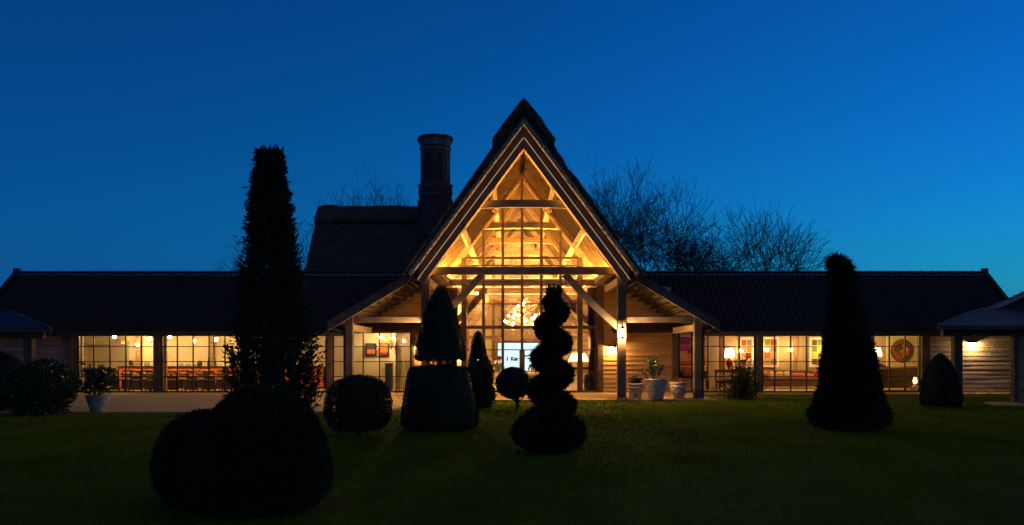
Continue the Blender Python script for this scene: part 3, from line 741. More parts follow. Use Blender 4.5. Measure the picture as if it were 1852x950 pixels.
def bush(name, px, base_py, prof_px, label, cat, group=None, m=YEW, n=20000, L=.06, W=.022, amp=.05, depth=.12, lean=None, core=True, trunk=(.05,.4), upw=.25, seed=1, spread=.6, corek=.86, Yd=None):
    """prof_px: list of (half width px, row) bottom to top as seen in the photograph, turned into metres at the plant's distance"""
    Y = Yd or EYE*FPX/(base_py-HOR); k = Y/FPX
    prof = [(max(hw*k-.5*L, .012 if hw > 4 else .004), (base_py-py)*k) for hw, py in prof_px]; prof[-1] = (prof[-1][0], prof[-1][1]-.4*L)
    r = empty(name, (X(px,Y), Y, -.03), label, cat, group)
    ln = (lambda z: (lean(z, k)*np.ones_like(z), 0*z)) if lean else (lambda z: (0*z, 0*z))
    parts = [revolve_leaves(prof, n, L, W, seed, amp, depth, ln, upw, spread)]
    foliage('foliage', parts, m, r, core_lathe(prof, corek, lambda z: tuple(float(q) for q in ln(np.array(z)))) if core else None)
    if trunk: MB().tube([(0,0,-.1),(0.01,0,trunk[1]*.5),(0,0,trunk[1])], [trunk[0]*1.2, trunk[0], trunk[0]*.8], 8).build('trunk', BARK, r, local=True)
    return r
# foreground mound and its smaller neighbour
bush('clipped_yew_mound', 466, 914, [(92,908),(123,880),(131,840),(126,800),(110,760),(84,728),(54,711),(26,704),(2,702)], 'large dark rounded yew mound nearest to the camera on the lawn', 'shrub', m=YEW, n=60000, L=.075, W=.02, amp=.075, depth=.12, seed=3, spread=.7)
bush('clipped_yew_mound', 366, 902, [(55,898),(76,870),(82,835),(74,795),(54,765),(30,750),(3,745)], 'smaller dark yew mound tucked against the left of the largest one', 'shrub', m=YEW, n=26000, L=.075, W=.02, amp=.08, depth=.12, seed=4, spread=.7)
# tall columnar conifer
def columnar():
    Y = 15.0; k = Y/FPX; base = HOR + EYE/k
    r = empty('columnar_conifer', (X(497,Y), Y, -.03), 'tall ragged columnar conifer with a flat top, rising above the roofs', 'tree')
    prof_px = [(66,base-18),(78,760),(86,700),(84,660),(73,603),(57,560),(49,520),(42,458),(34,385),(26,330),(22,300),(19,270),(15,258)]
    prof = [(hw*k, (base-py)*k) for hw, py in prof_px]; top = prof[-1][1]
    rg = np.random.default_rng(11); P, D = [], []
    for i in range(4300):                                # ascending sprays, each a short plume of scale leaves
        z = .25 + (top-.42)*rg.random()**.8; R = float(interp(prof, z)); t = rg.random()*6.283
        lx = -.09*z/top*1.0
        r0 = R*rg.uniform(.30,.80); ln = min(.30, R*rg.uniform(.35,.75))
        o = np.array([math.cos(t), math.sin(t), 0]); d = o*rg.uniform(.3,.9) + np.array([0,0,rg.uniform(.45,1.0)]); d /= np.linalg.norm(d)
        if rg.random() < .12: ln *= 1.35
        m = 9; s = rg.random(m); p = o*r0 + np.array([lx,0,z]) + s[:,None]*ln*d; p += rg.normal(size=(m,3))*.012
        P.append(p); D.append(np.tile(d,(m,1)))
    P, D = np.concatenate(P), np.concatenate(D)
    foliage('foliage', [leaf_quads(P, D, .085, .026, .5, rg)], CONIFER, r, core_lathe([(a*(.62 if b < top*.2 else .36),b) for a,b in prof if b < top*.50]+[(prof[-1][0]*.9, top*.5),(.02,top*.86)], .78, lambda z: (-.09*z/top, 0)))
    MB().tube([(0,0,-.1),(-.02,0,2),(-.08,0,top*.93)], [.11,.08,.02], 8).build('trunk', BARK, r, local=True)
columnar()
bush('clipped_box_ball', 649, 782, [(38,778),(54,765),(62,745),(63,725),(57,705),(44,688),(24,680),(3,678)], 'round leafy box ball between the tall conifer and the tiered topiary', 'shrub', m=BOX, n=15000, L=.045, W=.022, amp=.04, depth=.16, seed=5, corek=.72)
# tiered topiary: cone standing on a drum
def tiered():
    base = 773; Y = EYE*FPX/(base-HOR); k = Y/FPX
    r = empty('tiered_topiary', (X(796,Y), Y, -.03), 'two tiered yew topiary, a pointed cone above a wide drum', 'topiary')
    P = lambda L: [(hw*k, (base-py)*k) for hw, py in L]
    drum = P([(64,771),(70,764),(69,740),(66,715),(62,690),(57,668),(52,663),(2,660)])
    cone = P([(2,649),(30,650),(44,648),(46,642),(42,622),(36,595),(26,562),(16,535),(8,521),(2,515)])
    foliage('drum', [revolve_leaves(drum, 26000, .035, .014, 21, .012, .05, spread=.9)], YEW, r, core_lathe(drum, .95, drop=.03))
    foliage('cone', [revolve_leaves(cone, 20000, .035, .014, 22, .016, .05, spread=.9)], YEW, r, core_lathe(cone[2:], .94))
    b = MB(); b.tube([(0,0,-.1),(0,0,1.9)], [.07,.05], 8)
    for i in range(26):
        t = 2*math.pi*i/26+random.uniform(-.1,.1); q = random.uniform(.25,.5); z0 = random.uniform(1.30,1.42)
        b.tube([(.05*math.cos(t),.05*math.sin(t),z0),(q*.55*math.cos(t),q*.55*math.sin(t),z0+.06),(q*math.cos(t),q*math.sin(t),z0+.24)], [.012,.009,.005], 5)
    b.build('stem', BARK, r, local=True)
tiered()
bush('narrow_yew_cone', 865, 736, [(12,734),(16,700),(19,655),(16,635),(12,615),(7,601),(2,594)], 'slim dark yew cone behind the tiered topiary, against the glazing', 'topiary', n=9000, L=.05, W=.018, amp=.02, depth=.05, seed=31, spread=.9, corek=.92)
bush('leafy_shrub', 868, 738, [(18,736),(24,725),(26,700),(25,680),(20,662),(10,652),(2,650)], 'light green leafy shrub around the foot of the slim yew cone', 'shrub', m=LAUREL, n=3800, L=.10, W=.05, amp=.06, depth=.2, seed=32, corek=.72, Yd=29.0)
def lollipop():
    base = 740; Y = EYE*FPX/(base-HOR); k = Y/FPX
    r = empty('standard_topiary', (X(928,Y), Y, -.03), 'small ball topiary on a short bare trunk in front of the doors', 'topiary')
    prof = [(hw*k, (base-py)*k) for hw, py in [(4,718),(18,714),(28,704),(31,692),(29,680),(21,669),(10,664),(2,662)]]
    foliage('foliage', [revolve_leaves(prof, 9000, .045, .018, 41, .02, .06, spread=.9)], YEW, r, core_lathe(prof, .93))
    b = MB(); b.tube([(.14,0,-.1),(.13,0,.18),(.10,0,.45)], [.06,.05,.05], 8)
    for i in range(12):
        t = 2*math.pi*i/12; q = random.uniform(.18,.34)
        b.tube([(.12,0,.2),(.10+q*.6*math.cos(t),q*.6*math.sin(t),.36),(.05+q*math.cos(t),q*math.sin(t),.55)], [.02,.014,.008], 5)
    b.build('trunk', BARK, r, local=True)
lollipop()
def spiral():
    base = 812; Y = EYE*FPX/(base-HOR); k = Y/FPX
    r = empty('spiral_topiary', (X(997,Y), Y, -.03), 'dark spiral yew topiary with bulging tiers and shaggy edges, right of centre', 'topiary')
    rg = np.random.default_rng(51)
    core = MB(); parts = []; rows = []
    S_ = 240                                              # a fat rope of foliage wound round the stem
    for i in range(S_+1):
        t = i/S_; yy = 756-212*t; zz = (base-yy)*k; ang = 2*math.pi*(560-yy)/57.0
        rr = (12*(1-t)+11)*k*(1 if t < .95 else .5); cx = (-2+5*t)*k; tr_ = (9*(1-t)+12.5)*k
        rows.append((np.array([cx+rr*math.cos(ang), rr*math.sin(ang), zz]), tr_))
    def lobe(cpos, S, n, sd, L=.085):
        d = rg.normal(size=(n,3)); d /= np.linalg.norm(d, axis=1, keepdims=True); w = wob(sd, .06)(d*2)
        P = cpos + d*S*(1 - .16*rg.random(n)[:,None]**2 + w[:,None]); parts.append(leaf_quads(P, d*np.array([1,1,.7])+np.array([0,0,.3]), L, .022, .55, rg)); core.ball(tuple(cpos), 1.0, 16, 9, tuple(S*.88))
    for i in range(0, S_+1, 6): lobe(rows[i][0], np.array([1.05,1.05,.86])*rows[i][1], int(700+900*rows[i][1]/.35), 60+i)
    lobe(np.array([-.05,0,33*k]), np.array([63,62,34])*k, 11000, 55)
    MB_ = None
    n = 260; t = rg.random(n)*6.28; P = np.stack([.04+.1*np.cos(t), .1*np.sin(t), np.full(n,(base-533)*k)],1)   # leading shoots
    parts.append(leaf_quads(P, np.tile([0,0,1.],(n,1)), .2, .018, .3, rg))
    foliage('foliage', parts, YEW, r, core)
    MB().tube([(0,0,-.1),(0,0,1.6),(.08,0,2.5)], [.07,.05,.03], 8).build('trunk', BARK, r, local=True)
spiral()
bush('weeping_yew', 1530, 773, [(50,770),(70,757),(73,745),(61,716),(51,679),(44,642),(40,606),(36,570),(32,532),(28,500),(26,480),(22,466),(10,458),(3,455)], 'tall shaggy yew column flaring at its foot, on the right of the lawn', 'tree', n=46000, L=.17, W=.028, amp=.13, depth=.16, upw=-.4, seed=71, spread=.6, trunk=(.1,2.5), lean=lambda z, k: (8-20*(z/(318*k))**1.3)*k)
bush('clipped_yew_cone', 1701, 735, [(33,733),(37,722),(35,700),(28,675),(19,655),(11,645),(6,640),(2,637)], 'small smooth yew cone in front of the right canopy post', 'topiary', n=18000, L=.05, W=.018, amp=.02, depth=.05, seed=81, spread=.9, corek=.84)
# broad leaved bushes on the left
bush('rhododendron', 72, 748, [(34,746),(50,735),(56,710),(52,685),(38,665),(20,655),(3,650)], 'broad glossy leaved bush on the left, in front of the boarded wall', 'shrub', m=LAUREL, n=5200, L=.14, W=.055, amp=.14, depth=.35, seed=91, corek=.72, spread=.8, upw=.4)
bush('feathery_bush', 2, 744, [(22,742),(34,720),(36,690),(30,665),(20,645),(4,632)], 'dark feathery bush at the far left edge of the photograph', 'shrub', m=CONIFER, n=11000, L=.13, W=.018, amp=.14, depth=.4, seed=92, corek=.6, spread=.5, upw=.9)
# upright shrub in front of the lounge windows
def upright():
    base = 722; Y = EYE*FPX/(base-HOR); k = Y/FPX
    r = empty('upright_shrub', (X(1343,Y), Y, -.03), 'loose shrub with upright leafy stems in front of the lounge window post', 'shrub')
    rg = np.random.default_rng(101); P, D = [], []; b = MB()
    for i in range(120):
        hx = rg.normal()*.28; tall = rg.random()
        h = (1.05 + .85*tall**2)*max(.35, 1-abs(hx-.08)*.85) if abs(hx) < .75 else .5
        x1 = hx*1.5 + rg.normal()*.06; y1 = rg.normal()*.28
        p0 = np.array([hx*.55, y1*.4, 0]); p1 = np.array([x1, y1, h])
        b.tube([tuple(p0), tuple((p0+p1)/2+np.array([hx*.1,0,.05])), tuple(p1)], [.009,.007,.003], 4)
        n = int(34*h); s = rg.random(n)**.8
        p = p0 + (p1-p0)*s[:,None] + rg.normal(size=(n,3))*.03; P.append(p); d = np.tile((p1-p0)/np.linalg.norm(p1-p0)*.8,(n,1)) + rg.normal(size=(n,3))*np.array([.8,.8,.2]); D.append(d)
    P.append(np.stack([rg.normal(size=1500)*.36, rg.normal(size=1500)*.26, .03+rg.random(1500)*.55],1)); D.append(rg.normal(size=(1500,3)))
    foliage('foliage', [leaf_quads(np.concatenate(P), np.concatenate(D), .075, .026, .35, rg)], CONIFER, r)
    b.build('stem', BARK, r, local=True)
upright()

# ---------------------------------------------------------------- pots
def chevron(amp, nt=26, nz=9.0, h=1.0, band=(0,1)):
    def f(r, t, z):
        q = z/h
        if not (band[0] < q < band[1]) or r < .05: return r
        ph = (t*nt/(2*math.pi)) % 2.0; s = 1 if ph < 1 else -1
        return r + amp*(1 if math.sin(2*math.pi*((t*nt/(2*math.pi))*1.0*s + q*nz)) > 0 else -.4)
    return f
def pot(px, py, Y, rw, h, style, label, group=None):
    r = empty('stone_planter', (X(px,Y), Y, Z(py,Y)), label, 'planter', group)
    b = MB()
    if style == 'weave':
        pr = [(rw*.60,0),(rw*.62,.03)] + [(rw*(.62+.34*i/22), .03+(h*.90-.03)*i/22) for i in range(23)]
        b.lathe(pr, 104, fn=chevron(rw*.028, 26, 6.0, h, (.06,.90)), smooth=False)
        b.build('pot', POT, r, local=True)
        MB().lathe([(rw*.94,h*.90),(rw*1.0,h*.92),(rw*1.0,h*.985),(rw*.95,h),(rw*.86,h),(rw*.84,h*.9)], 40).build('rim', POT, r, local=True)
    else:
        pr = [(rw*.66,0),(rw*.70,.04),(rw*.70,.07),(rw*.64,.09)] + [(rw*(.66+.2*math.sin(i/8*1.57)), .09+(h*.62-.09)*i/8) for i in range(9)] + [(rw*.94,h*.66),(rw*.97,h*.70),(rw*.94,h*.74),(rw*.86,h*.78)]
        b.lathe(pr, 64, fn=lambda R,t,z: R+(rw*.05*abs(math.sin(t*4))*(.1<z/h<.62)*(1 if abs((z/h-.55+.28*abs(math.sin(t*4)))) < .07 else 0)), smooth=False)
        b.build('pot', POT, r, local=True)
        MB().lathe([(rw*.86,h*.78),(rw*.96,h*.86),(rw*1.0,h*.92),(rw*1.0,h*.97),(rw*.94,h),(rw*.84,h),(rw*.82,h*.8)], 48, fn=lambda R,t,z: R+(rw*.02*math.sin(t*20) if R > rw*.95 else 0)).build('rim', POT, r, local=True)
    MB().lathe([(.001,h*.93),(rw*.83,h*.93),(rw*.83,h*.90)], 24).build('soil', SOIL, r, local=True)
    return r
def potted(px, py, Y, w, h, label, cat='plant', n=420, L=.12, W=.055, m=LAUREL, stems=16, seed=1, splay=.5, airy=.0):
    r = empty('potted_shrub', (X(px,Y), Y, Z(py,Y)), label, cat); rg = np.random.default_rng(seed); b = MB(); P, D = [], []
    for i in range(stems):
        t = rg.random()*6.28; q = w*.5*math.sqrt(rg.random()); hh = h*(1-.55*(q/(w*.5))**2)*rg.uniform(.7,1.0)
        p0 = np.array([.05*math.cos(t), .05*math.sin(t), -.05]); p1 = np.array([q*math.cos(t), q*math.sin(t), hh]); pm = (p0+p1)/2 + np.array([.15*q*math.cos(t), .15*q*math.sin(t), -.05*h])
        b.tube([tuple(p0), tuple(pm), tuple(p1)], [.012,.009,.004], 5)
        k = n//stems; s = (airy + (1-airy)*rg.random(k)**.6)[:,None]; P.append((1-s)**2*p0 + 2*s*(1-s)*pm + s*s*p1 + rg.normal(size=(k,3))*w*.045)
        D.append(np.tile((p1-pm)/np.linalg.norm(p1-pm)*.3,(k,1)) + rg.normal(size=(k,3))*np.array([1,1,.5]))
    foliage('foliage', [leaf_quads(np.concatenate(P), np.concatenate(D), L, W, .3, rg)], m, r)
    b.build('stem', BARK, r, local=True); return r
pot(177, 743.5, 27.2, .33, .46, 'weave', 'pale basket weave stone pot standing on the left terrace')
potted(174, 714, 27.2, 1.05, .95, 'large leaved plant growing in the pale pot on the left terrace', n=560, L=.17, W=.075, stems=22, seed=111, airy=.25)
pot(1186.5, 722, 33.55, .40, .71, 'weave', 'large basket weave stone pot, middle of the three in the porch')
potted(1183, 688, 33.55, .95, .92, 'leafy shrub in the large middle porch pot', n=420, L=.10, W=.05, stems=14, seed=112, airy=.35)
pot(1149, 720, 34.25, .31, .53, 'swag', 'small swagged stone pot left of the large porch pot', 'small swagged pots')
potted(1149, 695, 34.25, .6, .34, 'low grassy plant in the small left porch pot', n=900, L=.14, W=.012, m=BOX, stems=26, seed=113)
pot(1227, 719, 34.5, .33, .56, 'swag', 'small swagged stone pot between the large pot and the outer porch post', 'small swagged pots')
potted(1227, 693, 34.5, .62, .2, 'low reddish plant in the small right porch pot', n=420, L=.07, W=.03, m=mat('red_leaf', (.22,.05,.03), (.10,.05,.02), .6), stems=18, seed=114)
# ================================================================ lamps outside
SCM = emit('lantern_glow', SOFT, SCONCE*1.8); SCM3 = emit('dim_wall_light_glow', (1.0,.60,.22), SCONCE*.55); SCM2 = emit('wall_light_glow', (1.0,.57,.18), SCONCE*1.0)
def lantern(x, y, z, label):
    r = empty('post_lantern', (x, y, z), label, 'lantern')
    b = MB(); b.lathe([(.01,.30),(.035,.27),(.10,.20),(.115,.17),(.105,.165)], 6, smooth=False)
    for k in range(6):
        t = 2*math.pi*k/6; b.tube([(.095*math.cos(t),.095*math.sin(t),.17),(.065*math.cos(t),.065*math.sin(t),-.12)], .006, 4)
    b.lathe([(.075,-.10),(.075,-.125),(.03,-.15),(.012,-.19)], 6, smooth=False)
    b.tube([(0,0,.3),(0,.02,.36),(0,.10,.38),(0,.17,.30),(0,.19,.2)], .012, 6)
    b.build('cage', IRON, r, local=True)
    MB().ball((0,0,.03), .06, 10, 7, (1,1,1.3)).build('bulb', SCM, r, local=True)
lantern(C+3.46, YP-.36, 2.30, 'glowing lantern on the front of the right porch post')
lantern(C-3.46, YP-.36, 2.30, 'glowing lantern on the left porch post, half behind the topiary cone')
def wall_light(x, y, z, label, m=None):
    r = empty('wall_light', (x, y, z), label, 'wall light')
    b = MB(); b.box(-.05,.05,.02,.06,-.09,.12); b.tube([(0,.03,.1),(0,-.05,.14),(0,-.10,.12)], .01, 6)
    b.lathe([(.01,.13),(.06,.11),(.17,.055),(.175,.045),(.06,.095),(.012,.11)], 16, (0,-.11,0)); b.build('bracket_shade', IRON, r, local=True)
    MB().ball((0,-.11,.0), .05, 10, 7).build('bulb', m or SCM2, r, local=True)
wall_light(X(1106,YF), YF-.08, Z(630,YF), 'wall light on the boarded back wall of the right porch bay')
wall_light(X(763,YF), YF-.08, Z(630,YF), 'wall light on the boarded back wall of the left porch bay')
wall_light(X(1757,YF), YF-.08, Z(622,YF), 'bright wall light on silvered boards behind the right canopy', SCM3)
gl = empty('ground_light', (X(175,27.4), 27.4, 0), 'small ground light glowing in the left terrace', 'lamp')
MB().lathe([(.09,0),(.09,.018),(.07,.02)], 20).build('ring', IRON, gl, local=True); MB().lathe([(.07,.012),(.06,.022),(.001,.024)], 20).build('lens', emit('ground_glow', WARM, 6), gl, local=True)

# ================================================================ kitchen wing interior
PENM = emit('pendant_glow', (1.0,.60,.19), PENDANT); PENW = emit('pendant_glow_cool', (1.0,.70,.36), PENDANT)
def pendant(px, py, Y, label, m=PENM, top=2.86):
    x, z = X(px,Y), Z(py,Y); r = empty('pendant_lamp', (x, Y, z), label, 'lamp', 'kitchen pendant lamps')
    MB().tube([(0,0,.11),(0,0,top-z)], .006, 5).build('cord', IRON, r, local=True)
    MB().lathe([(.02,.16),(.04,.13),(.045,.09)], 12).build('cap', BRASS, r, local=True)
    MB().ball((0,0,.02), .062, 12, 8, (1,1,1.2)).build('globe', m, r, local=True)
    b = MB()
    for k in range(3): t = k*2.09; b.tube([(.05*math.cos(t),.05*math.sin(t),-.09),(.03*math.cos(t),.03*math.sin(t),-.15)], .012, 5)
    b.build('finial', IRON, r, local=True)
pl = ['first globe pendant from the left, in the window behind the pot plant', 'low globe pendant in the middle of the left kitchen window', 'globe pendant just left of the post between the kitchen windows', 'globe pendant just right of the post between the kitchen windows', 'globe pendant in the middle of the second kitchen window', 'globe pendant beside the tall conifer', 'globe pendant glimpsed through the tall conifer', 'globe pendant glimpsed right of the conifer trunk']
for (px, py, Y), l in zip([(207,610,41),(249,625,43.6),(271,614,41.5),(307,610,41),(351,618,42.6),(391,615,41.4),(465,617,41.6),(540,616,41.6)], pl):
    pendant(px, py, Y, l, PENW if px in (207,307) else PENM)
def block(name, x0, x1, y0, y1, z0, z1, m, label, cat, group=None):
    return tag(MB().box(x0,x1,y0,y1,z0,z1).build(name, m, base=((x0+x1)/2,(y0+y1)/2,z0)), label, cat, group)
# bar counter
bx0, bx1 = X(216,42.6), X(585,42.6)
bar = empty('bar_counter', ((bx0+bx1)/2, 42.8, 0), 'long orange fronted bar counter with dark top inside the kitchen', 'counter')
nb = 8
for i in range(nb):
    a, c2 = bx0+(bx1-bx0)*i/nb, bx0+(bx1-bx0)*(i+1)/nb; MB().box(a+.008, c2-.008, 42.57, 42.6, .10, .96).build('front_panel', ORANGE, bar)
MB().box(bx0, bx1, 42.602, 43.2, 0, .962).build('carcass', OAKDARK, bar); MB().box(bx0-.05, bx1+.05, 42.5, 43.25, .963, 1.01).build('worktop', DARKTOP, bar, bevel=.006)
MB().box(bx0, bx1, 42.6, 42.601+.0, 0, .09).build('plinth', OAK, bar)
sc_ = empty('serving_cabinet', (X(188,42.9), 42.9, 0), 'open wooden cabinet with shelves and cups left of the orange bar', 'cabinet')
cx0, cx1 = X(150,42.8), X(214,42.8)
for z in (.1,.5,.92): MB().box(cx0,cx1,42.6,43.1,z,z+.05).build('shelf', OAK, sc_)
for x in (cx0,(cx0+cx1)/2,cx1): MB().box(x-.03,x+.03,42.61,43.09,0,.97).build('upright', OAKX, sc_)
hd = empty('cooker_hood', (X(190,44.2), 44.2, 1.9), 'wide stainless cooker hood above the range at the left', 'cooker hood')
hx0, hx1 = X(150,44.0), X(227,44.0)
MB().box(hx0,hx1,43.5,44.48,2.02,2.14).build('canopy_rim', STAINLESS, hd)
MB().prism([(hx0,2.141),(hx1,2.141),(hx1-.55,2.50),(hx0+.45,2.50)],43.55,44.47).build('canopy', STAINLESS, hd); MB().box(hx0+.5,hx1-.6,43.7,44.46,2.501,2.85).build('flue', STAINLESS, hd)
block('splashback', hx0+.05, hx1-.02, 44.42, 44.48, .9, 1.98, STAINLESS, 'dull steel splashback panel under the cooker hood', 'panel')
block('range_cooker', hx0+.1, hx1-.1, 43.75, 44.4, 0, .9, DARKIT, 'dark range cooker under the cooker hood', 'cooker')
for p in (146.5, 298): MB().box(X(p,39.7)-.08, X(p,39.7)+.08, 39.62, 39.78, 0, 2.85).build('post', OAK, lw)
for p in (251, 383, 470): MB().box(X(p,44.3)-.09, X(p,44.3)+.09, 44.2, 44.48, 0, 2.85).build('post', OAK, lw)
# objects on the bar
def lathe_thing(name, prof, m, px, Y, z, label, cat, group=None, n=16, s=1.0):
    return tag(MB().lathe([(r*s,h*s) for r,h in prof], n).build(name, m, base=None), label, cat, group), (X(px,Y), Y, z)
def place(t, label=None): t[0].location = t[1]; return t[0]
GLS = mat('glassware', (.5,.42,.3), None, .1)
jar = [(.05,0),(.06,.02),(.06,.12),(.045,.15),(.05,.17),(.02,.18),(.015,.20)]
bottle = [(.04,0),(.04,.16),(.015,.22),(.015,.30),(.018,.31)]
kett = [(.08,0),(.10,.05),(.09,.13),(.05,.17),(.02,.18),(.02,.20)]
cup = [(.03,0),(.045,.05),(.048,.10),(.042,.10),(.035,.01)]
for i, (nm, pr, m, px, l) in enumerate([
    ('storage_jar', jar, DARKIT, 236, 'dark lidded jar on the tray at the left end of the bar'), ('storage_jar', jar, BRASS, 242, 'brass lidded jar beside the dark jar on the bar'),
    ('kettle', kett, STAINLESS, 266, 'steel kettle on the bar left of the window post'), ('kettle', kett, DARKIT, 361, 'dark kettle in the middle of the bar'),
    ('wine_bottle', bottle, DARKIT, 377, 'tall dark bottle standing on the bar'), ('wine_bottle', bottle, URNM, 389, 'green bottle on the bar near the conifer'),
    ('storage_jar', jar, CERAM, 395, 'white jar on the bar near the conifer'), ('coffee_pot', kett, CERAM, 404, 'white pot on the bar beside the conifer')]):
    place(lathe_thing(nm, pr, m, px, 42.75, 1.012, l, nm.split('_')[-1], s=1.25))
tag(MB().box(X(229,42.75), X(246,42.75), 42.65, 42.9, 1.011, 1.04).build('tray', OAK, base=(X(237,42.75),42.75,1.011)), 'wooden tray carrying jars at the left end of the bar', 'tray')
for o_ in list(COL.objects):
    if o_.name.startswith('storage_jar') and abs(o_.location.x - X(239,42.75)) < .12: o_.location.z = 1.042
for i in range(9):
    px = 318 + 5.0*i
    place(lathe_thing('drinking_glass', cup, GLS if i % 3 else CERAM, px, 42.72+.05*(i % 2), 1.012, ['first','second','third','fourth','fifth','sixth','seventh','eighth','ninth'][i]+' small glass from the left in the row on the bar', 'glass', 'row of glasses on the bar', 12, 1.1))
fa = empty('kitchen_tap', (X(308,42.9), 42.9, 1.01), 'tall arched swan neck tap on the bar', 'tap')
MB().tube([(.1,0,0),(.1,0,.32),(.07,0,.42),(0,0,.46),(-.07,0,.42),(-.1,0,.33),(-.1,0,.26)], .012, 8).build('spout', BRASS, fa, local=True); MB().lathe([(.035,0),(.03,.03),(.015,.04)], 10, (.1,0,0)).build('base', BRASS, fa, local=True)
# dining tables and chairs
def table(x0, x1, y0, y1, zt, label, m=CHAIRW):
    r = empty('dining_table', ((x0+x1)/2,(y0+y1)/2,0), label, 'table')
    MB().box(x0,x1,y0,y1,zt-.045,zt).build('tabletop', m, r, bevel=.006)
    for a in (x0+.12,x1-.12):
        for c2 in (y0+.1,y1-.1): MB().beam((a,c2,0),(a,c2,zt-.046),.08,.08,(0,1,0)).build('leg', m, r)
table(X(186,41), X(283,41), 40.65, 41.4, .74, 'long walnut dining table behind the left kitchen window'); table(X(300,41), X(432,41), 40.65, 41.4, .74, 'long walnut dining table behind the second kitchen window')
def chair(label):
    r = empty('dining_chair', (0,0,0), label, 'chair', 'walnut dining chairs along the tables'); w = .21
    MB().pillow((0,.22,.46), .43, .42, .06, 6).build('seat', BROWNF, r, local=True) if False else MB().box(-w,w,.02,.43,.43,.48).build('seat', BROWNF, r, local=True, bevel=.015)
    for s in (-1,1):
        MB().path_beam([(s*(w+.05),-.05,0),(s*w,.02,.45),(s*(w-.01),-.04,.84)], .032, .04, (0,1,0)).build('leg', CHAIRW, r, local=True)
        MB().path_beam([(s*(w+.04),.46,0),(s*(w-.01),.41,.43)], .032, .04, (0,1,0)).build('leg', CHAIRW, r, local=True)
    MB().box(-w-.005,w+.005,-.06,-.025,.775,.85).build('top_rail', CHAIRW, r, local=True, bevel=.008)
    MB().box(-w+.015,w-.015,-.03,0,.50,.66).build('back_panel', BROWNF, r, local=True, bevel=.008)
    MB().add([(-w+.01,0,.43),(w-.01,0,.43),(w+.045,-.04,.06),(-w-.045,-.04,.06),(-w+.01,.012,.43),(w-.01,.012,.43),(w+.045,-.028,.06),(-w-.045,-.028,.06)],
             [(0,3,2,1),(4,5,6,7),(0,1,5,4),(1,2,6,5),(2,3,7,6),(3,0,4,7)]).build('valance', BROWNF, r, local=True)
    return r
cl = [('dining chair behind the pot plant, first from the left', 206), ('dining chair in the middle of the left kitchen window', 245.5), ('dining chair hard against the window post, left side', 274.5),
      ('dining chair just right of the window post', 310.5), ('second dining chair right of the window post', 347), ('third dining chair right of the window post', 379.5), ('dining chair half hidden by the conifer branches', 412)]
c0 = None
for i, (l, px) in enumerate(cl):
    o = chair('walnut '+l) if c0 is None else copy_tree(c0); c0 = c0 or o
    o['label'] = 'walnut '+l; o.location = (X(px,40.3), 40.3, 0); o.rotation_euler = (0,0,random.uniform(-.12,.12))
for i, (l, px) in enumerate([('far side dining chair seen across the left table', 226), ('far side dining chair seen across the left table near the post', 262), ('far side dining chair seen across the second table', 329), ('far side dining chair across the second table, right of centre', 364), ('far side dining chair across the second table near the conifer', 398)]):
    o = copy_tree(c0); o['label'] = 'walnut '+l; o.location = (X(px,41.8), 42.05, 0); o.rotation_euler = (0,0,math.pi+random.uniform(-.1,.1))
lt = place(lathe_thing('yellow_bowl', [(.06,0),(.14,.06),(.17,.13),(.16,.13),(.05,.02)], flat('yellow_glaze',(.85,.5,.04),.3), 371, 41.0, .741, 'yellow bowl on the second dining table', 'bowl'))

# entrance lobby seen through the left porch bay
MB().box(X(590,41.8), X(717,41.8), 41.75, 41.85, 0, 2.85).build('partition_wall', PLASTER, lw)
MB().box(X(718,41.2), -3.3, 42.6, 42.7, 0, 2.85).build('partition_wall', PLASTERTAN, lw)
MB().box(X(638,41)-.11, X(638,41)+.11, 40.5, 40.72, 0, 2.85).build('post', OAK, lw)
def picture(name, px0, px1, py0, py1, Y, label, frame_m, blocks, cat='painting', fw=.075):
    x0,x1,z0,z1 = X(px0,Y),X(px1,Y),Z(py1,Y),Z(py0,Y); r = empty(name, ((x0+x1)/2,Y,z0), label, cat)
    MB().box(x0,x1,Y-.02,Y+.03,z0,z1).build('mount', WHITEP if frame_m is WHITEP else IRON, r)
    for a in ((x0,x1,z0,z0+fw),(x0,x1,z1-fw,z1),(x0,x0+fw,z0+fw,z1-fw),(x1-fw,x1,z0+fw,z1-fw)): MB().box(a[0],a[1],Y-.05,Y-.021,a[2],a[3]).build('frame', frame_m, r)
    for qi, (u0,u1,v0,v1,m) in enumerate(blocks):
        ix0,ix1,iz0,iz1 = x0+fw,x1-fw,z0+fw,z1-fw
        MB().box(ix0+(ix1-ix0)*u0, ix0+(ix1-ix0)*u1, Y-.026-(.006 if qi else 0), Y-.021-(.0052 if qi and blocks[0][:4] == (0,1,0,1) else 0), iz0+(iz1-iz0)*v0, iz0+(iz1-iz0)*v1).build('canvas', m, r)
    return r
cR,cO,cY,cG,cB,cP,cT,cM,cD,cW = [flat('pigment_'+n_, c_) for n_, c_ in (('red',(.5,.05,.04)),('orange',(.75,.22,.05)),('yellow',(.8,.5,.06)),('green',(.10,.18,.05)),('blue',(.16,.19,.17)),('purple',(.30,.08,.09)),('teal',(.22,.34,.22)),('maroon',(.26,.05,.03)),('dark',(.09,.075,.05)),('cream',(.75,.6,.36)))]
picture('dusk_picture', 661.5, 681, 621, 644, 41.7, 'dark framed dusk picture with low orange band, left of the lobby pair', IRON, [(0.05,.95,.5,1,cD),(0.05,.95,.05,.5,cO),(.05,.95,.02,.12,cM)], fw=.04)
picture('sunset_picture', 685.5, 704, 621, 644, 41.7, 'dark framed orange sunset picture, right of the lobby pair', IRON, [(0.05,.9,.25,1,cO),(0.05,.9,.02,.25,cM)], fw=.04)
pd = empty('plinth', (X(703.5,41.4), 41.4, 0), 'tall dark display plinth in the lobby', 'plinth')
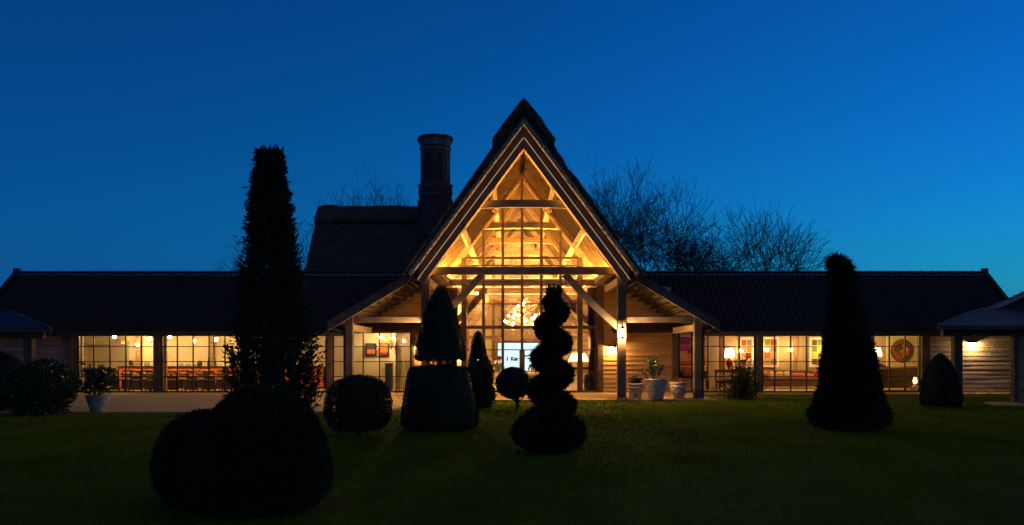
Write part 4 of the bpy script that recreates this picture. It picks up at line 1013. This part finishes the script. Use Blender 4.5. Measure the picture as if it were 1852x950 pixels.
MB().box(X(697,41.4),X(710,41.4),41.3,41.6,0,1.12).build('column', DARKIT, pd, bevel=.01); MB().box(X(696,41.4),X(711,41.4),41.28,41.62,1.121,1.16).build('top', DARKIT, pd)
rl = empty('stair_railing', (X(731,40.3), 40.3, 0), 'dark metal railing with thin balusters at the lobby stair', 'railing')
for i in range(8): MB().tube([(X(719+3.4*i,40.3),40.3,.0),(X(719+3.4*i,40.3),40.3,1.24)], .013, 6).build('baluster', IRON, rl)
MB().box(X(717,40.3),X(745,40.3),40.27,40.33,1.24,1.28).build('handrail', CHAIRW, rl)
BULBM = emit('bulb_glow', (1.0,.66,.28), BULB)
def twig_lamp(loc, bulbs, ext, n, label, seed, top):
    r = empty('twig_chandelier', loc, label, 'chandelier'); rg = np.random.default_rng(seed); b = MB()
    for i in range(n):
        p = np.array([rg.normal()*ext[0]*.32, rg.normal()*ext[1]*.32, ext[2]+(ext[3]-ext[2])*rg.random()]); pts = [tuple(p)]; d = rg.normal(size=3)*np.array([1,1,.6]); d /= np.linalg.norm(d)
        for k in range(3): d = d + rg.normal(size=3)*.35; d /= np.linalg.norm(d); p = p + d*rg.uniform(.08,.2); pts.append(tuple(p))
        b.tube(pts, [.010,.007,.005,.003], 4)
    b.build('twigs', TWIGL, r, local=True)
    MB().tube([(0,0,ext[2]),(0,0,top-loc[2])], .012, 6).build('cable', IRON, r, local=True)
    for q in bulbs: MB().ball(q, .036, 10, 6).build('bulb', BULBM, r, local=True)
TWIGL = mat('dry_twig', (.20,.12,.06), (.10,.06,.03), .9)
yl = 40.9; lc = (X(708,yl), yl, Z(622,yl))
twig_lamp(lc, [(X(px,yl)-lc[0], dy, Z(py,yl)-lc[2]) for px,py,dy in ((689,610,0),(711,611,.1),(731,617,-.1))], (.9,.7,-.25,.35), 150, 'twig chandelier with three bulbs in the lobby, left porch bay', 5, 2.86)

# ================================================================ lounge wing interior
LAMPM = emit('shade_bulb', (1.0,.57,.16), LOUNGE_LAMP*3); WSM = emit('lounge_wall_glow', (1.0,.57,.17), LOUNGE_LAMP)
HALLM = emit('hall_shade_bulb', (1.0,.58,.2), 3200.0)
def table_lamp(x, y, z, R, hs, hb, label, basem, prof=None, bm_=None):
    r = empty('table_lamp', (x,y,z), label, 'lamp')
    prof = prof or [(.06,0),(.07,.02),(.04,.05),(.13,hb*.4),(.15,hb*.62),(.10,hb*.85),(.03,hb*.95),(.02,hb)]
    MB().lathe(prof, 20).build('base', basem, r, local=True); MB().tube([(0,0,hb),(0,0,hb+hs*.6)], .012, 6).build('stem', BRASS, r, local=True)
    MB().lathe([(R,hb+.03),(R*.68,hb+.03+hs)], 28).build('shade', SHADE, r, local=True).data
    sh = r.children[-1]; m_ = sh.data
    bm = bmesh.new(); bm.from_mesh(m_); bmesh.ops.delete(bm, geom=[f for f in bm.faces if len(f.verts) > 4], context='FACES'); bm.to_mesh(m_); bm.free()
    MB().ball((0,0,hb+hs*.55), .055, 10, 6).build('bulb', bm_ or LAMPM, r, local=True)
    return r
def side_table(x, y, w, d_, h, label, m=CHAIRW, name='side_table'):
    r = empty(name, (x,y,0), label, 'table')
    MB().box(-w/2,w/2,-d_/2,d_/2,h-.04,h).build('tabletop', m, r, local=True)
    for a in (-1,1):
        for c2 in (-1,1): MB().box(a*(w/2-.05)-.02,a*(w/2-.05)+.02,c2*(d_/2-.05)-.02,c2*(d_/2-.05)+.02,0,h-.041).build('leg', m, r, local=True)
    MB().box(-w/2+.03,w/2-.03,-d_/2+.03,d_/2-.03,h-.13,h-.042).build('apron', m, r, local=True)
    return r
yt = 43.0
side_table(X(1319,yt), yt, 1.3, .45, Z(668.5,yt), 'narrow dark console under the red lamp in the lounge')
table_lamp(X(1319,yt), yt, Z(668,yt), .24, .40, .50, 'table lamp with red gourd base and glowing shade in the lounge', REDCER)
side_table(X(1584,yt), yt, .6, .45, Z(666,yt), 'small dark table under the lamp beside the round painting')
table_lamp(X(1584,yt), yt, Z(665,yt), .27, .42, .46, 'glowing table lamp with red base near the round painting', REDCER)
def wsconce(px, py, Y, label):
    r = empty('wall_sconce', (X(px,Y), Y, Z(py,Y)), label, 'wall light', 'lounge wall sconces')
    MB().box(-.05,.05,.44,.48,-.12,.08).build('back_plate', BRASS, r, local=True); MB().tube([(0,.46,-.06),(0,-.02,-.08),(0,-.04,-.04)], .012, 6).build('arm', BRASS, r, local=True)
    MB().ball((0,-.04,.02), .05, 10, 6, (1,1,1.2)).build('bulb', WSM, r, local=True)
for px, py, l in ((1340,636,'wall sconce behind the upright shrub stems'),(1386,634,'wall sconce right of the lounge window post'),(1431,634,'wall sconce on the bare stretch between two colour block paintings'),(1494,632,'wall sconce glimpsed through the left edge of the tall yew'),(1546,634,'wall sconce glimpsed through the middle of the tall yew')):
    wsconce(px, py, 44.0, l)
Yw = 44.35
picture('striped_painting', 1219, 1278, 607, 664, 44.35, 'large striped red, gold and purple painting behind the outer porch post', WHITEP,
        [(0,1,.86,1,cP),(0,.5,.72,.86,cM),(.5,1,.72,.86,cY),(0,1,.62,.72,cO),(0,.4,.5,.62,cR),(.4,.8,.42,.62,cM),(.8,1,.4,.72,cY),(0,.4,.3,.5,cY),(.4,.8,.25,.42,cO),(0,.8,.1,.25,cY),(.8,1,.1,.4,cO),(0,1,0,.1,cR)], fw=.06)
bl = lambda cs: [(.08+.46*i, .50+.46*i, .04+.235*j, .25+.235*j, cs[j*2+i]) for j in range(4) for i in range(2)]
picture('colour_block_painting', 1336, 1362.5, 610, 665, Yw, 'colour block painting left of the lounge window post, behind the shrub', WHITEP, [(0,1,0,1,cW)]+bl([cR,cW,cO,cM,cB,cO,cM,cB]))
picture('colour_block_painting', 1377.5, 1408, 610, 664, Yw, 'colour block painting with red centre, right of the lounge window post', WHITEP, [(0,1,0,1,cO)]+bl([cT,cB,cR,cO,cB,cG,cG,cM]))
picture('colour_block_painting', 1464, 1491, 610, 664, Yw, 'colour block painting of yellow, green and red squares left of the tall yew', WHITEP, [(0,1,0,1,cW)]+bl([cD,cM,cY,cB,cG,cY,cD,cG]))
rp_ = picture('round_painting', 1603, 1658, 607, 662, 43.9, 'square white mounted painting of a dark multicoloured disc', WHITEP, [(0,1,0,1,flat('paper',(.78,.66,.36)))])
cxr, czr = X(1631.5,43.9), Z(635,43.9); R0 = 21.5*43.9/FPX
ring_cols = [[cD,cG,cM,cG],[cM,cR,cG,cD],[cG,cD,cR,cM],[cW,cG,cM,cO],[cM,cD,cG,cR],[cO,cR,cO,cR]]
for j, cs in enumerate(ring_cols):
    ro, ri = R0*(1-j/6.0), R0*(1-(j+1)/6.0)
    for q in range(4):
        b = MB(); vs, fs = [], []
        for i in range(9):
            t = math.pi/2*(q+i/8); 
            for rr_ in (ri, ro): vs.append((cxr+rr_*math.cos(t), 43.9-.034, czr+rr_*math.sin(t)))
        b.add(vs, [(2*i,2*i+1,2*i+3,2*i+2) for i in range(8)]).build('disc_segment', cs[q], rp_)
def sofa(x, y, w, d_, hs, hb, rz, label, m):
    r = empty('sofa', (x,y,0), label, 'sofa', rz=rz)
    MB().box(-w/2,w/2,-d_/2,d_/2,.10,hs-.12).build('base', m, r, local=True, bevel=.03)
    MB().box(-w/2,w/2,-d_/2,-d_/2+.2,hs-.118,hb).build('backrest', m, r, local=True, bevel=.06)
    for s in (-1,1):
        MB().box(min(s*w/2,s*(w/2-.2)),max(s*w/2,s*(w/2-.2)),-d_/2+.202,d_/2,hs-.118,hs+.18).build('arm', m, r, local=True, bevel=.06)
        for t in (-1,1): MB().box(s*(w/2-.08)-.03,s*(w/2-.08)+.03,t*(d_/2-.08)-.03,t*(d_/2-.08)+.03,0,.10).build('leg', CHAIRW, r, local=True)
    k = max(1,round((w-.4)/.8))
    for i in range(k):
        a = -w/2+.2+(w-.4)*i/k; MB().box(a+.005,a+(w-.4)/k-.005,-d_/2+.205,d_/2+.02,hs-.117,hs+.04).build('seat_cushion', m, r, local=True, bevel=.04)
    return r
def cushion(px, py, Y, w, h, m, label, tilt=.0):
    x, z = X(px,Y), Z(py,Y); o = MB().pillow((0,0,0), w, .16, h, 10).build('cushion', m); o.location = (x,Y,z); o.rotation_euler = (-.2, tilt, 0)
    return tag(o, label, 'cushion', 'cushions along the lounge sofas')
# long brown sofa seen over its low front, cushions along its back
sofa(X(1436,43.4), 43.4, 2.9, .95, .46, .82, math.pi, 'long brown sofa below the colour block paintings', BROWNF)
for px, py, w, h, m, l, t in ((1385,679,.36,.36,ORANGEF,'orange cushion leaning at the left end of the long sofa',.5),(1397,679,.30,.34,CREAMF,'first cream cushion on the long sofa, next to the orange one',0),(1410,679,.34,.33,CREAMF,'second cream cushion on the long sofa',.05),(1423,679,.26,.36,CREAMF,'third cream cushion on the long sofa, next to the coral one',-.05),(1443,680,.64,.28,PINKF,'long coral red cushion on the sofa',0),(1466,681,.34,.26,PATF,'patterned red and cream cushion at the right of the sofa',.06),(1478,676,.42,.26,REDF,'red cushion at the right end of the sofa beside the yew',.1),(1480,683,.36,.22,PATF,'small patterned cushion lowest at the right end of the sofa',-.05)):
    cushion(px, py, 43.65, w, h, m, l, t)
sofa(X(1612,41.5), 41.5, 1.95, .95, .50, .98, math.radians(8), 'brown sofa with its back to the window below the round painting', BROWNF)
for px, py, w, h, m, l, t in ((1597,667,.62,.34,BROWNF,'brown cushion poking above the sofa back at its left',.5),(1620,668,.6,.24,BEIGE,'beige cushion lying along the sofa back below the round painting',.06)):
    cushion(px, py, 41.3, w, h, m, l, t)
side_table(X(1658,41), 41.0, .4, .4, .5, 'small side table at the right end of the window sofa', OAK)
table_lamp(X(1655,40.6), 40.6, .02, .09, .3, .25, 'small low glowing lamp on the floor by the right jamb', WHITEP, None, emit('small_lamp_bulb', (1.0,.55,.15), 60.0))
bn = empty('bench', (X(1258,42.4), 42.4, 0), 'wooden bench with tan seat below the striped painting', 'bench')
MB().box(-.9,.6,-.25,.25,.36,.46).build('seat', ORANGEF if False else BEIGE, bn, local=True, bevel=.02); MB().box(-.9,.6,.2,.26,.46,.80).build('backrest', CHAIRW, bn, local=True)
for a in (-.82,.52):
    for c2 in (-.2,.2): MB().box(a-.03,a+.03,c2-.03,c2+.03,0,.36).build('leg', CHAIRW, bn, local=True)
cushion(1243, 674, 42.5, .4, .3, ORANGEF, 'orange cushion on the bench below the striped painting'); cushion(1262, 674, 42.5, .4, .3, DARKIT, 'dark cushion on the bench beside the orange one')
lowt = side_table(X(1320,41.6), 41.6, 1.1, .7, .42, 'low wooden coffee table behind the upright shrub', CHAIRW, 'coffee_table')
MB().box(X(1303,43.9)-.06, X(1303,43.9)+.06, 43.7, 43.9, 0, 2.85).build('post', OAK, rw)
for p in (1372, 1440, 1520): MB().box(X(p,44.3)-.09, X(p,44.3)+.09, 44.38, 44.48, 0, 2.85).build('post', OAK, rw)
cf = empty('ceiling_lamp', (X(1575,42), 42, 2.5), 'pale glowing ceiling lamp at the top of the right lounge window', 'lamp')
MB().tube([(0,0,.1),(0,0,.36)], .01, 6).build('stem', BRASS, cf, local=True); MB().ball((0,0,0), .16, 14, 8, (1.2,1.2,.7)).build('globe', emit('ceiling_glow', (1,.62,.2), LOUNGE_LAMP*.35), cf, local=True)
cf2 = empty('ceiling_lamp', (X(1386,41.5), 41.5, 2.52), 'small reddish ceiling lamp beside the lounge window post', 'lamp')
MB().tube([(0,0,.05),(0,0,.34)], .01, 6).build('stem', BRASS, cf2, local=True); MB().lathe([(.16,-.06),(.10,.06),(.02,.08)], 18).build('globe', emit('red_ceiling_glow', (1,.35,.12), LOUNGE_LAMP*.25), cf2, local=True)

# ================================================================ great hall interior
yc = 46.0; hc = (X(946,yc), yc, Z(560,yc))
bp = [(500,720),(620,745),(550,640),(640,555),(690,510),(775,450),(765,575),(650,610),(695,630),(755,685),(790,720),(620,665),(885,690),(940,640),(955,710),(1025,610),(905,760),(685,240),(760,490),(915,675),(525,735),(610,775)]
twig_lamp(hc, [(X(850+a/7.917,yc)-hc[0], rng.uniform(-.5,.5), Z(490+b_/7.917,yc)-hc[2]) for a,b_ in bp], (1.3,1.0,-1.0,1.6), 420, 'huge twig chandelier with many bulbs hanging in the great hall', 6, 6.8)
for px, py, Y, l in ((863,530,45.0,'small spotlight on a tie beam, upper of the left pair'),(866,537,45.0,'small spotlight on a tie beam, lower of the left pair'),(1018,533,45.0,'small spotlight on a tie beam at the right')):
    r = empty('spotlight', (X(px,Y),Y,Z(py,Y)), l, 'spotlight', 'beam spotlights')
    MB().tube([(0,0,-.02),(0,.08,.02)], [.05,.04], 10).build('housing', IRON, r, local=True); MB().ball((0,-.02,-.03), .04, 8, 5).build('bulb', BULBM, r, local=True)
for px, s_, l in ((1046,1,'wide white lampshade glowing at the right inside the hall'),(820,-1,'wide white lampshade glowing at the left inside the hall, behind the topiary')):
    y_ = 42.4; zt = .98
    side_table(X(px,y_), y_, 1.2, .45, zt, 'dark console table under the %s hall lamp' % ('right' if s_ > 0 else 'left'))
    table_lamp(X(px,y_), y_, zt+.001, .44, .34, .22, 'table lamp with '+l, WHITEP, [(.08,0),(.10,.02),(.05,.08),(.03,.22)], HALLM)
ur = empty('garden_stool', (X(1066,39.75), 39.75, 0), 'dark green glazed barrel urn inside the glass at the right', 'urn')
MB().lathe([(.16,0),(.19,.03),(.235,.25),(.255,.45),(.24,.60),(.20,.70),(.19,.72),(.17,.715),(.15,.66)], 28).build('body', URNM, ur, local=True); MB().lathe([(.248,.575),(.258,.59),(.245,.605)], 28).build('band', URNM, ur, local=True)
def curtain(px0, px1, Y, z0, z1, label):
    x0, x1 = X(px0,Y), X(px1,Y); V, F = [], []; n, m = 90, 10
    for j in range(m+1):
        v = j/m; pinch = 1 - .25*math.exp(-((v-.45)/.12)**2)
        for i in range(n+1):
            t = i/n; V.append((x1-(x1-x0)*(1-t)*pinch, Y+.055*math.sin(t*58+.6*math.sin(v*4))*(.6+.4*math.sin(t*9)), z0+(z1-z0)*v))
    for j in range(m):
        for i in range(n): a = j*(n+1)+i; F.append((a,a+1,a+n+2,a+n+1))
    o = MB().add(V, F, True).build('curtain', CURTAIN, base=((x0+x1)/2,Y,z0)); sm = o.modifiers.new('thickness','SOLIDIFY'); sm.thickness = .006
    return tag(o, label, 'curtain')
curtain(1063, 1088, 39.55, .03, 4.3, 'brown floor length curtain gathered at the right of the hall glazing')
curtain(828, 803, 39.55, .03, 4.3, 'brown floor length curtain at the left of the hall glazing, behind the topiary')
# presentation screen
ys = 54.4; sx0, sx1, sz0, sz1 = X(900.5,ys), X(973.5,ys), .42, Z(620.5,ys)
ps = empty('projection_screen', ((sx0+sx1)/2, ys, 0), 'large bright white presentation screen at the end of the hall', 'screen')
MB().box(sx0-.05,sx1+.05,ys,ys+.06,sz0-.05,sz1+.05).build('frame', IRON, ps); MB().box(sx0,sx1,ys-.012,ys-.002,sz0,sz1).build('display', emit('display_glow', (.62,.82,1.0), SCREEN), ps)
for px in (905, 969): MB().box(X(px,ys)-.03,X(px,ys)+.03,ys+.062,ys+.1,0,sz0).build('leg', IRON, ps)
INK = flat('screen_ink', (.012,.05,.055)); INKB = flat('screen_ink_blue', (.01,.05,.22))
def screen_text(txt, px, py, size, m):
    cu = bpy.data.curves.new('screen_text', 'FONT'); cu.body = txt; cu.size = size; cu.extrude = .001; cu.align_x = 'CENTER'
    cu.offset = .022
    o = bpy.data.objects.new('lettering', cu); COL.objects.link(o); dg = bpy.context.evaluated_depsgraph_get(); me = bpy.data.meshes.new_from_object(o.evaluated_get(dg)); bpy.data.objects.remove(o)
    q = put('lettering', me, None, ps, (X(px,ys), ys-.016, Z(py,ys)), None, (math.radians(90),0,0)); q.data.materials.clear(); q.data.materials.append(m)
screen_text('i', 917.5, 652, .32, INK); screen_text('Kur', 930.5, 652, .27, INK)
e = MB(); lx = X(952.5,ys); lz = Z(644,ys)
e.prism([(lx-.12+.085*math.cos(t), lz+.07*math.sin(t)) for t in np.linspace(0,6.28,15)[:-1]], ys-.018, ys-.014); e.beam((lx-.02,ys-.016,lz-.06),(lx+.12,ys-.016,lz+.07),.004,.045,(0,0,1)); e.beam((lx-.02,ys-.0165,lz+.07),(lx+.13,ys-.0165,lz-.06),.004,.045,(0,0,1))
e.build('emblem', INKB, ps)
e = MB(); e.box(lx-.10,lx-.03,ys-.018,ys-.014,lz-.14,lz-.11); e.box(lx+.04,lx+.09,ys-.018,ys-.014,lz-.14,lz-.11); e.build('emblem_caption', INK, ps)
# hall seating
sofa(X(893,46.8), 46.8, 1.5, .9, .46, Z(671.5,46.4), 0, 'beige sofa with its back to the doors on the left of the hall', BEIGE)
o = MB().pillow((0,0,0), .42, .16, .32, 10).build('cushion', ORANGEF); o.location = (X(886,46.6), 46.55, Z(668,46.6)); o.rotation_euler = (0,.35,0); tag(o, 'bright orange cushion on top of the beige hall sofa', 'cushion')
sofa(X(975,47.2), 47.2, 1.7, .9, .46, .72, 0, 'brown sofa with its back to the doors on the right of the hall', BROWNF)
o = MB().pillow((0,0,0), .4, .16, .3, 10).build('cushion', REDF); o.location = (X(980,46.9), 46.9, .74); tag(o, 'red cushion on the brown hall sofa beside the spiral', 'cushion')
ct = side_table(X(962,46.0), 46.0, .75, .5, Z(674,46.0), 'small white topped table in front of the presentation screen', WHITEP)
place(lathe_thing('paper_lamp', [(.09,0),(.10,.02),(.10,.26),(.09,.28),(.01,.28)], CREAMF, 970, 45.9, Z(673.5,46.0), 'cream cylinder jar on the small white table', 'jar'))

# people: one continuous skinned body each, seated
SKIN = mat('skin', (.55,.33,.22), (.48,.28,.18), .55); HAIR = mat('dark_hair', (.03,.02,.013), None, .6); HAIRG = mat('grey_hair', (.16,.13,.10), None, .6)
def person(x, y, rz, seat, top_m, leg_m, hair_m, label, turn=0.0, lean=0.0):
    J = [(0,0,seat+.08,.15),(0,-.01-lean*.3,seat+.28,.14),(0,-lean,seat+.50,.155),(0,-lean-.01,seat+.62,.06),(0,-lean*1.1+.02,seat+.70,.065),(0,-lean*1.1+.035,seat+.80,.095),(0,-lean*1.1+.03,seat+.90,.075)]
    E_ = [(0,1),(1,2),(2,3),(3,4),(4,5),(5,6)]; col = ['s']*7; col[3] = col[4] = col[5] = col[6] = 'k'
    for s in (-1,1):
        b = len(J)
        J += [(s*.19,-lean,seat+.50,.062),(s*.25,.06-lean,seat+.26,.048),(s*.18,.30,seat+.16,.036),(s*.16,.37,seat+.15,.03)]; col += ['s','s','k','k']; E_ += [(2,b),(b,b+1),(b+1,b+2),(b+2,b+3)]
        for q in range(4): J += [(s*(.13+.02*q),.42+.006*(q%2),seat+.15,.010),(s*(.13+.02*q),.455-.01*abs(q-1.5),seat+.135,.009)]; col += ['k','k']; E_ += [(b+3,len(J)-2),(len(J)-2,len(J)-1)]
        J += [(s*.115,.385,seat+.16,.011)]; col += ['k']; E_ += [(b+3,len(J)-1)]
        b = len(J); J += [(s*.11,.05,seat+.06,.095),(s*.13,.44,seat+.06,.07),(s*.13,.47,.08,.05),(s*.13,.60,.04,.042)]; col += ['l']*4; E_ += [(0,b),(b,b+1),(b+1,b+2),(b+2,b+3)]
    me = bpy.data.meshes.new('body'); me.from_pydata([j[:3] for j in J], E_, []); ob = bpy.data.objects.new('tmp_body', me); COL.objects.link(ob)
    ob.modifiers.new('skin','SKIN'); ob.modifiers.new('sub','SUBSURF').levels = 1; ob.modifiers['sub'].render_levels = 1
    for i, j in enumerate(J): v = me.skin_vertices[0].data[i]; v.radius = (j[3], j[3]*(.72 if i in (1,2) else 1)); v.use_root = (i == 0)
    dg = bpy.context.evaluated_depsgraph_get(); fm = bpy.data.meshes.new_from_object(ob.evaluated_get(dg)); bpy.data.objects.remove(ob); fm.name = 'body'
    fm.materials.clear(); [fm.materials.append(q) for q in (top_m, SKIN, leg_m)]
    A = np.array([J[a][:3] for a,b in E_]); B = np.array([J[b][:3] for a,b in E_]); ids = [{'s':0,'k':1,'l':2}[col[b]] for a,b in E_]
    for p in fm.polygons:
        c = np.array(p.center); t = np.clip(((c-A)*(B-A)).sum(1)/((B-A)**2).sum(1),0,1); k = int(np.argmin(np.linalg.norm(A+(B-A)*t[:,None]-c,axis=1))); p.material_index = ids[k]; p.use_smooth = True
    r = empty('person', (x,y,0), label, 'person', rz=rz)
    ob = bpy.data.objects.new('body', fm); COL.objects.link(ob); ob.parent = r
    hd_ = (0,-lean*1.1+.03,seat+.84)
    b = MB(); b.ball((hd_[0],hd_[1]-.018,hd_[2]+.02), .118, 16, 10, (.92,.98,1.05)); h_ = b.build('hair', hair_m, r, local=True)
    bm = bmesh.new(); bm.from_mesh(h_.data); bmesh.ops.delete(bm, geom=[v for v in bm.verts if v.co.y > hd_[1]+.055 and v.co.z < hd_[2]+.075 or v.co.z < hd_[2]-.075], context='VERTS'); bm.to_mesh(h_.data); bm.free()
    f = MB(); f.ball((0,hd_[1]+.115,hd_[2]-.005), .02, 8, 6, (.8,1,1.3)); [f.ball((s*.1,hd_[1]+.0,hd_[2]-.005), .024, 8, 6, (.5,.9,1.3)) for s in (-1,1)]; f.build('nose_and_ears', SKIN, r, local=True)
    f = MB(); [f.ball((s*.036,hd_[1]+.092,hd_[2]+.02), .012, 6, 5) for s in (-1,1)]; f.build('eyes', HAIR, r, local=True)
    f = MB(); f.ball((0,hd_[1]+.095,hd_[2]-.05), .022, 8, 5, (1.2,.4,.35)); f.build('mouth', flat('lips',(.35,.12,.1)), r, local=True)
    return r
NAVY = flat('navy_cloth',(.03,.035,.05)); GREYC = flat('grey_cloth',(.09,.09,.095)); TAN = flat('tan_cloth',(.28,.2,.12)); BLUEC = flat('blue_cloth',(.05,.09,.16))
for px, Y, l, tm, hm, rz in ((885,49.4,'person in a tan top seated at the left, facing the screen',TAN,HAIRG,-.1),(895.5,49.0,'person in a dark top seated behind the beige sofa, head at the screen edge',NAVY,HAIR,.05),(903.5,50.4,'person in a blue top seated in front of the screen, left side',BLUEC,HAIR,.1),(965,49.6,'person in a grey top seated at the right of the screen beside the spiral',GREYC,HAIRG,.2)):
    x = X(px,Y)
    st = side_table(x, Y, .46, .44, .44, 'simple wooden stool under the '+' '.join(l.split()[:7]), CHAIRW, 'stool'); st['category'] = 'stool'
    person(x, Y-.05, rz, .44, tm, NAVY, hm, l)
# ================================================================ bare winter trees behind the roofs
def bare_tree(px, top_py, Y, spread_px, label, seed, ivy=0.0, trunks=1, upright=.5, density=1.0, name='bare_tree', base_z=-.05):
    rg = random.Random(seed); H = Z(top_py, Y) - base_z; W = spread_px*Y/FPX
    r = empty(name, (X(px,Y), Y, base_z), label, 'tree', 'bare winter trees behind the roofs')
    tb, cb = MB(), MB(); ends = []; budget = [int(1500*density)]
    def grow(p, d, L, rad, lev, mb):
        if budget[0] <= 0: return
        budget[0] -= 1
        if lev > 0:                                   # keep the crown inside a rounded outline
            for _ in range(3):
                q_ = p + d*L; f_ = (q_.x/(W/2))**2 + (q_.y/(W/2))**2 + ((q_.z-.64*H)/(.36*H))**2
                if f_ <= rg.uniform(.8,1.25): break
                L *= .55
            else: return
        k = 4 if lev < 3 else 3; pts, rd = [p.copy()], [rad]
        for i in range(k):
            d = (d + Vector((rg.gauss(0,.17),rg.gauss(0,.17),rg.gauss(0,.12)+.07*upright))).normalized()
            p = p + d*(L/k); pts.append(p.copy()); rd.append(max(.009, rad*(1-.55*(i+1)/k)))
        mb.tube(pts, rd, 6 if lev < 2 else (4 if lev < 4 else 3), cap=False)
        ends.append((p.copy(), lev))
        if lev >= 5 or L < .22: return
        kids = 5 if lev == 0 else (3 if lev < 3 else 2)
        for j in range(kids + (1 if rg.random() < .5 else 0)):
            t = rg.uniform(.35,1.0) if lev else rg.uniform(.72,1.0); i0 = min(k-1, int(t*k)); q = pts[i0].lerp(pts[i0+1], t*k-i0) if t < 1 else pts[-1]
            a = rg.uniform(0, 6.283); tilt = (rg.uniform(.35,.9) if lev else rg.uniform(.2,1.0))*(1.2-.3*upright); sd = Vector((math.cos(a),math.sin(a),0)); sd = (sd - d*sd.dot(d)).normalized()
            nd = (d*math.cos(tilt) + sd*math.sin(tilt) + Vector((0,0,.12*upright))).normalized()
            queue.append((q, nd, L*(rg.uniform(.62,.9) if lev else rg.uniform(.42,.62)), max(.009, rad*(1-.55*t)*rg.uniform(.5,.72)), lev+1, cb))
        if lev > 0: queue.append((p, (d+Vector((0,0,.1))).normalized(), L*rg.uniform(.7,.85), rd[-1], lev+1, mb if lev < 1 else cb))
    queue = []
    for t in range(trunks):
        a = rg.uniform(0,6.28); q = .25*W*(0 if trunks == 1 else 1)
        queue.append((Vector((q*math.cos(a)*.3, q*math.sin(a)*.3, 0)), Vector((math.cos(a)*.18*(trunks > 1), math.sin(a)*.1*(trunks>1), 1)).normalized(), H*.40, H*.013/math.sqrt(trunks)+.03, 0, tb))
    while queue and budget[0] > 0:
        grow(*queue.pop(0))
    # fit the crown to the height and spread seen in the photograph
    allv = np.array(tb.v+cb.v); top = np.percentile(allv[:,2], 99.0); wx = np.percentile(np.abs(allv[:,0]), 98.5); sz = min(max(H/top, .85), 1.2); sx = min(max((W/2)/wx, .85), 1.2)
    for mb in (tb, cb): mb.v = [(x*sx, y*sx, z*sz) for x,y,z in mb.v]
    tb.build('trunk', TWIG, r, local=True); cb.build('crown', TWIG, r, local=True)
    if ivy > 0:
        rr = np.random.default_rng(seed); E2 = np.array([[e.x*sx,e.y*sx,e.z*sz] for e,l in ends if 1 <= l <= 2]); n = int(3200*ivy)
        P = E2[rr.integers(0,len(E2),n)] + rr.normal(size=(n,3))*np.array([.45,.45,.5]); foliage('ivy', [leaf_quads(P, rr.normal(size=(n,3)), .13, .09, .5, rr)], YEW, r)
    return r
bare_tree(1118, 326, 60, 190, 'bare tree rising right behind the edge of the thatched gable', 3, trunks=3, upright=.3, density=1.3)
bare_tree(1158, 318, 63, 200, 'tall bare tree with a broad twiggy crown, second from the gable', 5, trunks=3, upright=.3, density=1.4)
bare_tree(1205, 330, 57, 130, 'slender bare tree with one tall spindly leader', 8, trunks=2, upright=.7, density=1.0)
bare_tree(1285, 384, 58, 170, 'dense dark tree draped in ivy between bare trees', 12, ivy=1.0, trunks=3, upright=.3, density=1.2)
bare_tree(1375, 382, 56, 235, 'wide spreading bare tree, rightmost of the row', 21, trunks=3, upright=.3, density=1.6)
bare_tree(655, 342, 70, 190, 'bare tree peeping over the ridge of the thatched range', 25, trunks=2, upright=.3, density=1.3)
bare_tree(712, 362, 72, 130, 'small bare tree just left of the chimney above the thatch', 27, trunks=2, upright=.3, density=.8)
bare_tree(548, 400, 58, 150, 'bare tree left of the thatched range, behind the tall conifer', 31, trunks=2, upright=.3, density=1.0)
bare_tree(436, 452, 62, 110, 'low bare tree left of the tall conifer, over the wing ridge', 33, trunks=2, upright=.3, density=.7)

# ================================================================ grass
def grass():
    rg = np.random.default_rng(77); N = 260000
    Y = np.sqrt(9.0**2 + rg.random(N)*(38.2**2-9.0**2)); keep = rg.random(N) < np.clip(24/Y, .45, 1); Y = Y[keep]; n = len(Y)
    x = (rg.random(n)*2-1)*(Y*.56+.5)
    onter = (Y > 26.95) & (x < -3.4) | (Y > 27.5+np.clip((x+3.6)*2.3,0,9)) & (x < -1.2) | (Y > 33.4) & (x < 7.25) | (Y > 30.5-(x-15.4)*.17-.1) & (Y < 32.35) & (x > 15.4) | (x > 16.8) & (Y > 32) & (Y < 33)
    x, Y = x[~onter], Y[~onter]; n = len(x)
    P = np.stack([x, Y, np.full(n,-.05)],1); h = (.035+.035*rg.random(n))*(1+.5*np.sin(x*1.3+2*np.sin(Y*.7))*.5); w = .0035+.00022*Y
    a = rg.random(n)*6.283; s = np.stack([np.cos(a),np.sin(a),0*a],1)*w[:,None]; d = np.stack([rg.normal(size=n)*.45,rg.normal(size=n)*.45+.4*np.sign(np.sin((x-.12*Y)*2*np.pi/1.5)),np.ones(n)],1)*h[:,None]
    V = np.stack([P-s, P+s, P+d],1).reshape(-1,3); me = np_mesh('grass', V, np.arange(3*n).reshape(-1,3)); me.materials.append(GRASS)
    o = bpy.data.objects.new('grass', me); COL.objects.link(o); kind(o, 'stuff'); o['label'] = 'short mown grass covering the lawn'; o['category'] = 'grass'
grass()
